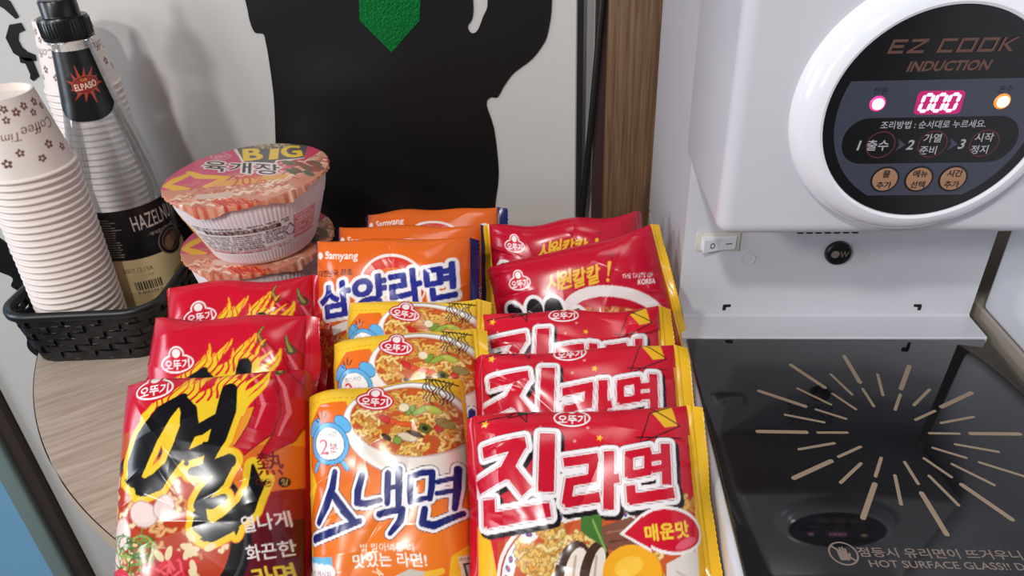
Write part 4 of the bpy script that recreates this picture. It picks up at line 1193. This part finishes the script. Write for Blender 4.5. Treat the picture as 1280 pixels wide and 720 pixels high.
# ------------------------------------------------------------------ syrup bottle
BX, BY = -0.567, 0.8475
bt = thing('syrup_bottle', 'tall clear syrup bottle with a black cap and black hazelnut label in the basket', 'bottle', (BX, BY, BASKET_FLOOR))
bprof = [(0.0, 0.006), (0.030, 0.003), (0.046, 0.0005), (0.0510, 0.004), (0.0530, 0.012), (0.0530, 0.060), (0.0530, 0.150), (0.0520, 0.166), (0.0490, 0.188), (0.0445, 0.212), (0.0395, 0.236), (0.0345, 0.258), (0.0300, 0.280), (0.0268, 0.300), (0.0238, 0.320), (0.0212, 0.338), (0.0208, 0.341), (0.0240, 0.343), (0.0240, 0.346), (0.0190, 0.348), (0.0190, 0.362)]
MB().lathe(bprof, (BX, BY, BASKET_FLOOR), 72, cap=False).build('bottle_body', M['pet'], bt, sharp=None)
cpb = MB()
cprof = [(0.0208, 0.3465), (0.0262, 0.347), (0.0268, 0.350), (0.0268, 0.369), (0.0255, 0.3715), (0.0205, 0.372), (0.0200, 0.374), (0.0200, 0.388), (0.0185, 0.390), (0.0100, 0.3905), (0.0090, 0.3895)]
cpb.lathe(cprof, (BX, BY, BASKET_FLOOR), 64)
for k in range(44):
    a = 2 * math.pi * k / 44
    cpb.tube([(BX + 0.0266 * math.cos(a), BY + 0.0266 * math.sin(a), BASKET_FLOOR + 0.351), (BX + 0.0266 * math.cos(a), BY + 0.0266 * math.sin(a), BASKET_FLOOR + 0.368)], 0.0008, 5)
cpb.build('cap', M['cap'], bt, sharp=45)
MB().lathe([(0.0085, 0.388), (0.0085, 0.402), (0.0060, 0.408), (0.0045, 0.43), (0.004, 0.432)], (BX, BY, BASKET_FLOOR), 24).build('pour_nozzle', M['nozzle'], bt)

def wrap_label(name, rfun, h0, h1, a0, a1, art, low=None, n=(220, 150)):
    """Label bent around the bottle between azimuths a0 and a1 (degrees); low(u) lowers the bottom edge."""
    na, nh = n
    u = np.linspace(0, 1, na); v = np.linspace(0, 1, nh)
    V = []; col = []
    for q in v:
        for p in u:
            hb = h0 + (low(p) if low else 0.0)
            h = hb + (h1 - hb) * (1 - q); a = math.radians(a0 + (a1 - a0) * p); r = rfun(h) + 0.0006
            V.append((BX + r * math.cos(a), BY + r * math.sin(a), BASKET_FLOOR + h))
        col.append(art.sample(u, np.full(na, q)))
    i, j = np.meshgrid(np.arange(nh - 1), np.arange(na - 1), indexing='ij')
    F = np.stack([i * na + j, (i + 1) * na + j, (i + 1) * na + j + 1, i * na + j + 1], -1).reshape(-1, 4)
    return mk(name, V, F, M['label'], bt, None, True, np.concatenate(col))
brad = lambda h: float(np.interp(h, [p[1] for p in bprof[4:]], [p[0] for p in bprof[4:]]))
def art_body_label():
    A = Art(0.22, 0.145, (0, 0), (220, 0), (0, 145), (18, 17, 18), 5.0)
    A.paint(A.poly([(0, 72), (220, 72), (220, 145), (0, 145)]), (224, 198, 148))
    A.paint(A.poly([(0, 122), (220, 122), (220, 145), (0, 145)]), (206, 178, 128))
    A.paint(A.text('HAZELNUT', 151, 22, width=66, height=21, bold=0.0), (222, 206, 196))
    A.paint(A.text('· 헤이즐넛향 시럽 ·', 154, 42, width=44, bold=0.01), (190, 176, 166))
    A.paint(A.ell(162, 62, 21, 21), (150, 124, 100)); A.paint(A.ell(162, 62, 19.5, 19.5), (22, 20, 20)); A.paint(A.ell(162, 62, 15.5, 15.5), (150, 124, 100)); A.paint(A.ell(162, 62, 14.5, 14.5), (60, 48, 40))
    A.paint(A.ell(158, 64, 8, 10, 20), (150, 112, 84)); A.paint(A.ell(167, 60, 6, 8, -20), (120, 88, 66))
    rng = np.random.default_rng(4)
    for y in np.arange(12, 68, 3.6):
        x = 62.0
        while x < 104 - rng.random() * 10:
            w = 1.2 + rng.random() * 3
            A.paint(A.stroke([(x, y), (x + w, y)], 1.3), (158, 148, 136)); x += w + 1.6
    A.paint(A.text('2017.12.15A', 108, 88, width=36, height=6.5, bold=0.012), (52, 40, 30)); A.paint(A.text('까지', 122, 98, height=4), (70, 56, 40))
    x = 98.0
    while x < 130:
        w = 0.6 + rng.random() * 1.6
        A.paint(A.poly([(x, 106), (x + w, 106), (x + w, 119), (x, 119)]), (40, 34, 30)); x += w + 0.7 + rng.random()
    A.paint(A.text('8 801234 5', 114, 123, width=30), (60, 50, 40))
    A.paint(A.poly([(150, 106), (170, 98), (176, 104), (160, 116), (150, 116)]), (196, 150, 70))
    return A.ready()
wrap_label('body_label', brad, 0.010, 0.149, 175, 412, art_body_label(), None, (300, 190))
def art_neck_label():
    A = Art(0.078, 0.075, (22, 0), (100, 0), (0 + 22, 75), (16, 15, 17), 6.0)
    red = (176, 66, 44)
    m = A.ell(74, 36, 17, 9.5, -4)
    for a in range(0, 360, 30):
        r = math.radians(a + 8); L = 19 if a % 60 else 23
        A.stroke([(74 + 12 * math.cos(r), 36 + 8 * math.sin(r)), (74 + L * math.cos(r + 0.12), 36 + L * 0.95 * math.sin(r + 0.12))], [4.5, 0.8], m)
    A.paint(m, red); A.paint(A.ell(74, 36, 15.5, 8.3, -4), (40, 16, 14)); A.paint(A.ell(74, 36, 14.7, 7.6, -4), (150, 44, 34))
    A.paint(A.text('ELPASO', 74, 37.5, width=27, height=6.6, rot=3, bold=0.03), (236, 214, 190)); A.paint(A.text('Café', 74, 30.5, height=3.2), (230, 170, 90))
    for i in range(40):
        x, y = 8 + (i * 37) % 100, 6 + (i * 23) % 64
        if math.hypot((x - 74) / 24, (y - 36) / 18) > 1: A.paint(A.stroke([(x, y), (x + 4, y - 2)], 1.2), (44, 42, 46))
    return A.ready()
wrap_label('neck_label', brad, 0.258, 0.336, 208, 352, art_neck_label(), lambda p: 0.020 * min(1.0, abs(2 * p - 1.1)) ** 3, (200, 130))

# ------------------------------------------------------------------ noodle bowls
def art_bowl_band():
    Wb, Hb = 2 * math.pi * 0.085, 0.09
    A = Art(Wb, Hb, (0, 0), (Wb * 1000, 0), (0, Hb * 1000), (238, 228, 230), 3.0)
    rng = np.random.default_rng(6)
    def block(x0, x1, y0, y1, dy, ink, dens=0.9):
        y = y0
        while y < y1:
            x = x0
            while x < x1:
                w = 0.8 + rng.random() * 2.4
                if rng.random() < dens: A.paint(A.poly([(x, y), (x + w, y), (x + w, y + dy * 0.62), (x, y + dy * 0.62)]), ink)
                x += w + 0.7
            y += dy
    Wmm = Wb * 1000
    A.paint(A.poly([(330, 30), (470, 30), (470, 72), (330, 72)]), (240, 234, 234))
    block(335, 455, 31, 35, 3.4, (84, 58, 58))
    A.paint(A.poly([(352, 36), (446, 36), (446, 40.5), (352, 40.5)]), (84, 44, 44)); A.paint(A.text('조리방법 및 보관방법 유의사항', 398, 38.2, width=84), (230, 214, 210))
    block(335, 420, 43, 70, 3.0, (96, 70, 70))
    block(424, 450, 42, 58, 3.0, (84, 60, 60))
    A.paint(A.poly([(462, 32), (500, 32), (500, 64), (462, 64)]), (226, 130, 140)); block(464, 498, 34, 62, 4.0, (240, 222, 220))
    A.paint(A.stroke([(452, 47), (457, 40), (462, 47)], 1.6), (60, 44, 44)); A.paint(A.stroke([(451, 50), (454, 56), (461, 56), (463, 50)], 1.6), (60, 44, 44))
    block(335, 455, 64, 70, 3.0, (210, 120, 126), 0.8)
    A.paint(A.poly([(286, 26), (316, 24), (330, 40), (326, 76), (300, 76)]), (222, 160, 60)); A.paint(A.poly([(292, 40), (312, 36), (322, 50), (316, 70)]), (206, 90, 60))
    return A.ready()
BAND = art_bowl_band()
def bowl(name, label, c, R, hgt, roll, spin, lid_art, foil_cols):
    ax = math.radians(roll)
    Uv = np.array([math.cos(ax), 0, math.sin(ax)]); Zv = np.array([-math.sin(ax), 0, math.cos(ax)]); Vv = np.array([0, 1.0, 0])
    c = np.array(c)
    P = lambda x, y, z: c + Uv * x + Vv * y + Zv * z
    t = thing(name, label, 'noodle bowl', c - Zv * hgt, 'noodle bowls by the basket')
    nt = 360; th = np.linspace(0, 2 * np.pi, nt, endpoint=False) + math.radians(spin)
    prof = [(R * 0.985, -0.002), (R * 0.985, -0.0055), (R * 0.945, -0.0075), (R * 0.935, -0.013)]
    nb_ = 60
    for q in np.linspace(0, 1, nb_): prof.append((R * (0.93 - 0.27 * q ** 1.25), -0.014 - (hgt - 0.020) * q))
    prof += [(R * 0.63, -hgt + 0.002), (R * 0.60, -hgt), (R * 0.55, -hgt), (0.001, -hgt + 0.003)]
    V = []; col = []
    u = (th - math.radians(spin)) / (2 * np.pi)
    for k, (r, z) in enumerate(prof):
        f = (-z) / hgt
        rib = 0.0007 * np.cos(th * 110) * (1.0 if 0.12 < f < 0.36 else (0.6 if f > 0.8 and f < 0.97 else 0.0))
        V.append(np.stack([c + Uv * ((r + rb) * math.cos(a)) + Vv * ((r + rb) * math.sin(a)) + Zv * z for a, rb in zip(th, rib)]))
        col.append(BAND.sample(u, np.full(nt, f)))
    V = np.concatenate(V); n = len(prof)
    i, j = np.meshgrid(np.arange(n - 1), np.arange(nt), indexing='ij')
    F = np.stack([i * nt + j, (i + 1) * nt + j, (i + 1) * nt + (j + 1) % nt, i * nt + (j + 1) % nt], -1).reshape(-1, 4)
    mk('bowl_wall', V, F, M['foam'], t, None, True, np.concatenate(col))
    # lid: flat top, folded edge with a wavy foil skirt
    nr = 90; V = []; col = []
    th = np.linspace(0, 2 * np.pi, 420, endpoint=False)
    rng = np.random.default_rng(int(R * 1e5))
    skirt = 0.0028 + 0.0008 * np.sin(th * 5 + 1.2) + 0.0008 * np.sin(th * 9 + 0.4) + 0.0006 * np.sin(th * 23) + 0.013 * np.exp(-((th - 4.55) / 0.26) ** 2) + 0.009 * np.exp(-((th - 5.55) / 0.24) ** 2)
    skirt = np.clip(skirt, 0.002, 0.02)
    crin = 0.0003 * np.sin(th * 61) + 0.0003 * np.sin(th * 37 + 2)
    for r in np.linspace(0.002, 1, nr):
        x = r * np.cos(th); y = r * np.sin(th)
        z = 0.0008 - 0.0006 * r ** 6 + 0.0004 * np.sin(x * 9 + 1) * np.sin(y * 7)
        V.append(c + np.outer(x * R, Uv) + np.outer(y * R, Vv) + np.outer(z, Zv))
        col.append(lid_art.sample((x * 0.985 + 1) / 2, (1 - y * 0.985) / 2))
    edge = lid_art.sample((np.cos(th) * 0.985 + 1) / 2, (1 - np.sin(th) * 0.985) / 2)
    mixc = np.where((np.sin(th * 47) > 0.2)[:, None], lin((204, 96, 70)), lin((230, 168, 136)))
    edge2 = np.where((np.sin(th) < 0.15)[:, None], 0.6 * edge + 0.4 * mixc, edge)
    for q in (0.25, 0.6, 1.0):
        rr = R + 0.0014 * math.sqrt(q) + crin * q * 2 - 0.0006 * q
        V.append(c + np.outer(rr * np.cos(th), Uv) + np.outer(rr * np.sin(th), Vv) + np.outer(0.0002 - skirt * q, Zv))
        col.append(edge2)
    n = nr + 3; nt = 420
    i, j = np.meshgrid(np.arange(n - 1), np.arange(nt), indexing='ij')
    F = np.stack([i * nt + j, (i + 1) * nt + j, (i + 1) * nt + (j + 1) % nt, i * nt + (j + 1) % nt], -1).reshape(-1, 4)
    mk('lid', np.concatenate(V), F, M['lidfoil'], t, None, True, np.concatenate(col), sharp=60)
    return t
LID_PX = ((253.5, 184.4), (431.7, 175.4), (163.1, 263.9))
LID = art_lid(0.094)
bowl('noodle_bowl', 'white foil-lidded noodle bowl with BIG lettering, stacked on top of another', (-0.366, 0.785, -0.324), 0.094, 0.0915, 2.0, 10, LID, None)
bowl('noodle_bowl', 'white foil-lidded noodle bowl half hidden underneath another bowl', (-0.378, 0.800, -0.4175), 0.092, 0.1185, 0.0, 40, LID, None)

# ------------------------------------------------------------------ noodle packets
def packet(label, art, L3, R3, tilt, W, L, T, seed, seal_cols, seal_w=0.014, res=0.0009, vshow=1.0, curl=(0.3, 0.3), crumple=1.6, back=None, voff=0.0, uoff=0.0, group=None, name='noodle_packet'):
    """Film packet: a tube of film round a noodle block, flat sealed at both sides; the block's face leans back by tilt degrees."""
    rng = np.random.default_rng(seed)
    L3 = np.array(L3, float); R3 = np.array(R3, float)
    U = (R3 - L3) / np.linalg.norm(R3 - L3)
    t = math.radians(tilt)
    Vd = np.array([0, math.cos(t), math.sin(t)]); Vd -= U * (Vd @ U); Vd /= np.linalg.norm(Vd)
    Nd = np.cross(U, Vd)
    c = (L3 + R3) / 2 - Vd * L / 2
    nu = int(W / res) + 1
    u = np.linspace(-W / 2, W / 2, nu)
    # loop parameter: front rows from bottom (-1) to top (+1), then coarse back rows
    nf = int(L / res)
    s = np.linspace(-1, 1, nf)
    if vshow < 1.0:
        cut = 1 - 2 * vshow
        s = np.concatenate([np.linspace(-1, cut, 24, endpoint=False), np.linspace(cut, 1, int(nf * vshow * 1.15))])
    vv = s + 0.55 * np.sin(np.pi * s) / np.pi
    vb = np.cos(np.linspace(0, np.pi, 22))[1:-1]
    e = np.abs(2 * u / W)
    thick = T * (1 - e ** 3.6) ** 0.55 + 0.0010
    vh = L / 2 + 0.06 * T * (1 - (thick / thick.max()))
    vfull = np.concatenate([vv, vb]); front = np.concatenate([np.ones(len(vv)), -np.ones(len(vb))])
    VV, UU = np.meshgrid(vfull, u, indexing='ij')
    FR = front[:, None]
    E = np.abs(2 * UU / W)
    h = 0.5 * thick[None, :] * np.clip(1 - np.abs(VV) ** 4.5, 0, 1) ** 0.5
    v = VV * vh[None, :]
    # film: pleats running in from the seals, sharp creases, slack
    fadev = np.clip(1 - np.abs(VV) ** 10, 0, 1)
    ramp = np.clip((E - 0.45) / 0.55, 0, 1) ** 1.4 * (1 - np.clip((E - 0.93) / 0.07, 0, 1) * 0.8)
    pl = np.zeros_like(UU)
    for side in (-1, 1):
        m_ = (UU * side > 0)
        for _ in range(7):
            v0 = rng.uniform(-0.95, 0.95); dr = rng.uniform(-0.5, 0.5); w_ = rng.uniform(0.018, 0.06)
            ln = v0 + dr * (1 - E)
            pl += m_ * rng.choice([-1, 1]) * rng.uniform(0.5, 1.2) * np.exp(-np.abs(VV - ln) / w_)
    h += crumple * 0.0019 * pl * ramp * fadev
    cr = np.zeros_like(UU)
    for _ in range(26):
        p0 = np.array([rng.uniform(-1, 1) * W / 2, rng.uniform(-1, 1) * L / 2]); a = rng.uniform(0, np.pi)
        d = (UU - p0[0]) * math.cos(a) + (v - p0[1]) * math.sin(a); l = -(UU - p0[0]) * math.sin(a) + (v - p0[1]) * math.cos(a)
        cr += rng.uniform(-1, 1) * np.exp(-np.abs(d) / rng.uniform(0.004, 0.016)) * np.exp(-(l / rng.uniform(0.02, 0.05)) ** 2)
    h += crumple * 0.0014 * cr * fadev * np.clip(1.2 - E ** 6, 0, 1)
    for _ in range(5):
        kx, ky = rng.uniform(20, 70, 2); h += crumple * 0.0007 * np.sin(kx * UU + ky * v + rng.uniform(0, 6)) * fadev * (1 - E ** 8)
    edge_wob = sum(rng.uniform(-1, 1) * np.sin(u * rng.uniform(20, 90) + rng.uniform(0, 6)) for _ in range(4)) * 0.0010 * crumple
    v = v + edge_wob[None, :] * VV
    bend = curl[0] * np.where(UU < 0, 1, 0) + curl[1] * np.where(UU >= 0, 1, 0)
    nsh = -0.012 * bend * E ** 6
    P = c + UU[..., None] * U + v[..., None] * Vd + (FR * h + nsh)[..., None] * Nd
    rows = len(vfull)
    i, j = np.meshgrid(np.arange(rows), np.arange(nu - 1), indexing='ij')
    F = np.stack([i * nu + j, i * nu + j + 1, ((i + 1) % rows) * nu + j + 1, ((i + 1) % rows) * nu + j], -1).reshape(-1, 4)
    x01 = (UU + W / 2) / W - uoff; y01 = (1 - VV) / 2 - voff
    col = art.sample(np.clip(x01, 0, 0.999), np.clip(y01, -art.over, 0.999))
    if back is not None: col[front < 0] = lin(back)
    root = thing(name, label, 'noodle packet', c - Vd * L / 2, group)
    mk('film_pouch', P.reshape(-1, 3), F, M['film'], root, None, True, col.reshape(-1, 3))
    for side, cc, sw in ((-1, seal_cols[0], seal_w), (1, seal_cols[1], seal_w)):
        n1, n2 = 14, 160
        a = np.linspace(0, 1, n1); b = np.linspace(-1, 1, n2)
        B, A_ = np.meshgrid(b, a, indexing='ij')
        vhe = vh[-1] * (1 - 0.03 * A_)
        cu = curl[0] if side < 0 else curl[1]
        zig = 0.0009 * (np.abs((B * 40) % 2 - 1) - 0.5) * A_ ** 6
        wav = 0.0035 * crumple * np.sin(B * 5 + seed) * A_ + 0.0016 * np.sin(B * 13 + seed * 2) * A_
        uo = W / 2 - 0.0006 + sw * A_ * math.cos(0.9 * cu) + zig
        no = -0.012 * cu - sw * math.sin(0.9 * cu) * A_ ** 1.5 + wav + 0.00035 * np.sin(A_ * 40)
        ewb = edge_wob[-1] if side > 0 else edge_wob[0]
        Pf = c + (side * uo)[..., None] * U + (B * vhe + ewb * B)[..., None] * Vd + (no + 0.0006)[..., None] * Nd
        Pb = Pf - 0.0012 * Nd
        n = n1 * n2
        ii, jj = np.meshgrid(np.arange(n2 - 1), np.arange(n1 - 1), indexing='ij')
        f1 = np.stack([ii * n1 + jj, ii * n1 + jj + 1, (ii + 1) * n1 + jj + 1, (ii + 1) * n1 + jj], -1).reshape(-1, 4)
        if side < 0: f1 = f1[:, ::-1]
        fe = np.stack([np.arange(n2 - 1) * n1 + n1 - 1, np.arange(n2 - 1) * n1 + n1 - 1 + n, np.arange(1, n2) * n1 + n1 - 1 + n, np.arange(1, n2) * n1 + n1 - 1], -1)
        Fa = np.concatenate([f1, f1[:, ::-1] + n, fe])
        colr = np.tile(lin(cc), (n, 1))
        stripe = (np.abs(A_ - 0.3) < 0.04).reshape(-1)
        colr[stripe] = colr[stripe] * 0.6
        mk('end_seal', np.concatenate([Pf.reshape(-1, 3), Pb.reshape(-1, 3)]), Fa, M['film'], root, None, True, np.concatenate([colr, colr]), sharp=60)
    return root

RED = (206, 18, 44); YEL = (240, 188, 40); NAVY = (30, 34, 96); ORG = (232, 110, 34); DRED = (188, 16, 44)
HOT = art_hot(0.160, 0.195); SNK = art_snack(0.138, 0.19); ORA = art_orange(0.172, 0.18); JIN = art_jin(0.178, 0.19); COO = art_cool(0.182, 0.175)
G1, G2, G3, G4, G5 = ('red chilli noodle packets', 'yellow noodle packets with an alarm clock', 'orange noodle packets', 'red starred noodle packets', 'deep red noodle packets with yellow script')
packet('red chilli noodle packet with its whole black brush syllable, first in its row', HOT, (-0.392, 0.492, -0.402), (-0.233, 0.510, -0.398), 42, 0.160, 0.195, 0.040, 1, (RED, RED), res=0.00062, crumple=1.2, group=G1, curl=(1.3, 1.5))
packet('red chilli noodle packet, second in its row, only the tip of its black syllable showing', HOT, (-0.417, 0.588, -0.398), (-0.246, 0.590, -0.394), 45, 0.162, 0.195, 0.040, 2, (RED, RED), vshow=0.55, group=G1, curl=(1.3, 0.3), voff=0.18, uoff=0.05)
packet('red chilli noodle packet, last in its row, just in front of the noodle bowls', HOT, (-0.436, 0.655, -0.402), (-0.262, 0.672, -0.396), 47, 0.160, 0.19, 0.038, 3, (RED, RED), vshow=0.5, group=G1, curl=(1.2, 0.6), voff=0.15, uoff=0.06)
packet('yellow noodle packet with its whole blue alarm clock and navy name, first in its row', SNK, (-0.228, 0.494, -0.415), (-0.0915, 0.508, -0.404), 40, 0.138, 0.19, 0.038, 4, (YEL, YEL), res=0.00062, group=G2, curl=(1.5, 1.5), back=ORG)
packet('yellow noodle packet, second in its row, bells of the blue clock peeping out', SNK, (-0.222, 0.560, -0.406), (-0.083, 0.572, -0.396), 43, 0.138, 0.19, 0.038, 5, (YEL, YEL), vshow=0.5, group=G2, curl=(1.4, 0.3))
packet('yellow noodle packet, third in its row, touching the orange packets', SNK, (-0.224, 0.627, -0.402), (-0.083, 0.624, -0.399), 46, 0.138, 0.185, 0.036, 6, (YEL, YEL), vshow=0.5, group=G2, curl=(1.3, 0.1))
packet('orange noodle packet with its whole blue slanted name showing', ORA, (-0.271, 0.694, -0.366), (-0.0955, 0.694, -0.366), 58, 0.170, 0.18, 0.034, 7, (NAVY, NAVY), vshow=0.7, group=G3, curl=(1.2, 0.9))
packet('orange noodle packet between two others, only its red arc and logo showing', ORA, (-0.262, 0.752, -0.380), (-0.092, 0.755, -0.379), 58, 0.168, 0.18, 0.033, 8, (NAVY, NAVY), vshow=0.5, group=G3, curl=(1.3, 1.1))
packet('orange noodle packet at the very back, against the black wall figure', ORA, (-0.245, 0.822, -0.394), (-0.078, 0.828, -0.392), 52, 0.166, 0.18, 0.034, 9, (NAVY, NAVY), vshow=0.5, group=G3, curl=(1.3, 0.3))
packet('red starred noodle packet with its whole name and egg yolk, first in its row', JIN, (-0.073, 0.466, -0.413), (0.104, 0.474, -0.407), 40, 0.178, 0.19, 0.042, 10, (RED, YEL), res=0.00062, group=G4, curl=(1.0, 0.4))
packet('red starred noodle packet in the middle of its row, foot of its name covered', JIN, (-0.0745, 0.538, -0.402), (0.104, 0.547, -0.400), 43, 0.176, 0.19, 0.041, 11, (RED, YEL), vshow=0.55, group=G4, curl=(1.0, 0.3), voff=-0.02)
packet('red starred noodle packet, last in its row, only the top half of its name showing', JIN, (-0.0795, 0.606, -0.403), (0.098, 0.612, -0.400), 46, 0.174, 0.19, 0.039, 12, (RED, YEL), vshow=0.5, group=G4, curl=(1.0, 0.3))
packet('deep red noodle packet with yellow script and white bowl edge, nearer of the two', COO, (-0.081, 0.693, -0.402), (0.098, 0.706, -0.358), 57, 0.180, 0.175, 0.040, 13, (DRED, YEL), seal_w=0.010, vshow=0.7, group=G5, curl=(1.0, 0.3))
packet('deep red noodle packet with yellow script, farther of two, near the wooden post', COO, (-0.083, 0.758, -0.384), (0.087, 0.764, -0.371), 60, 0.172, 0.17, 0.038, 14, (YEL, DRED), vshow=0.5, group=G5, curl=(0.6, 1.2))
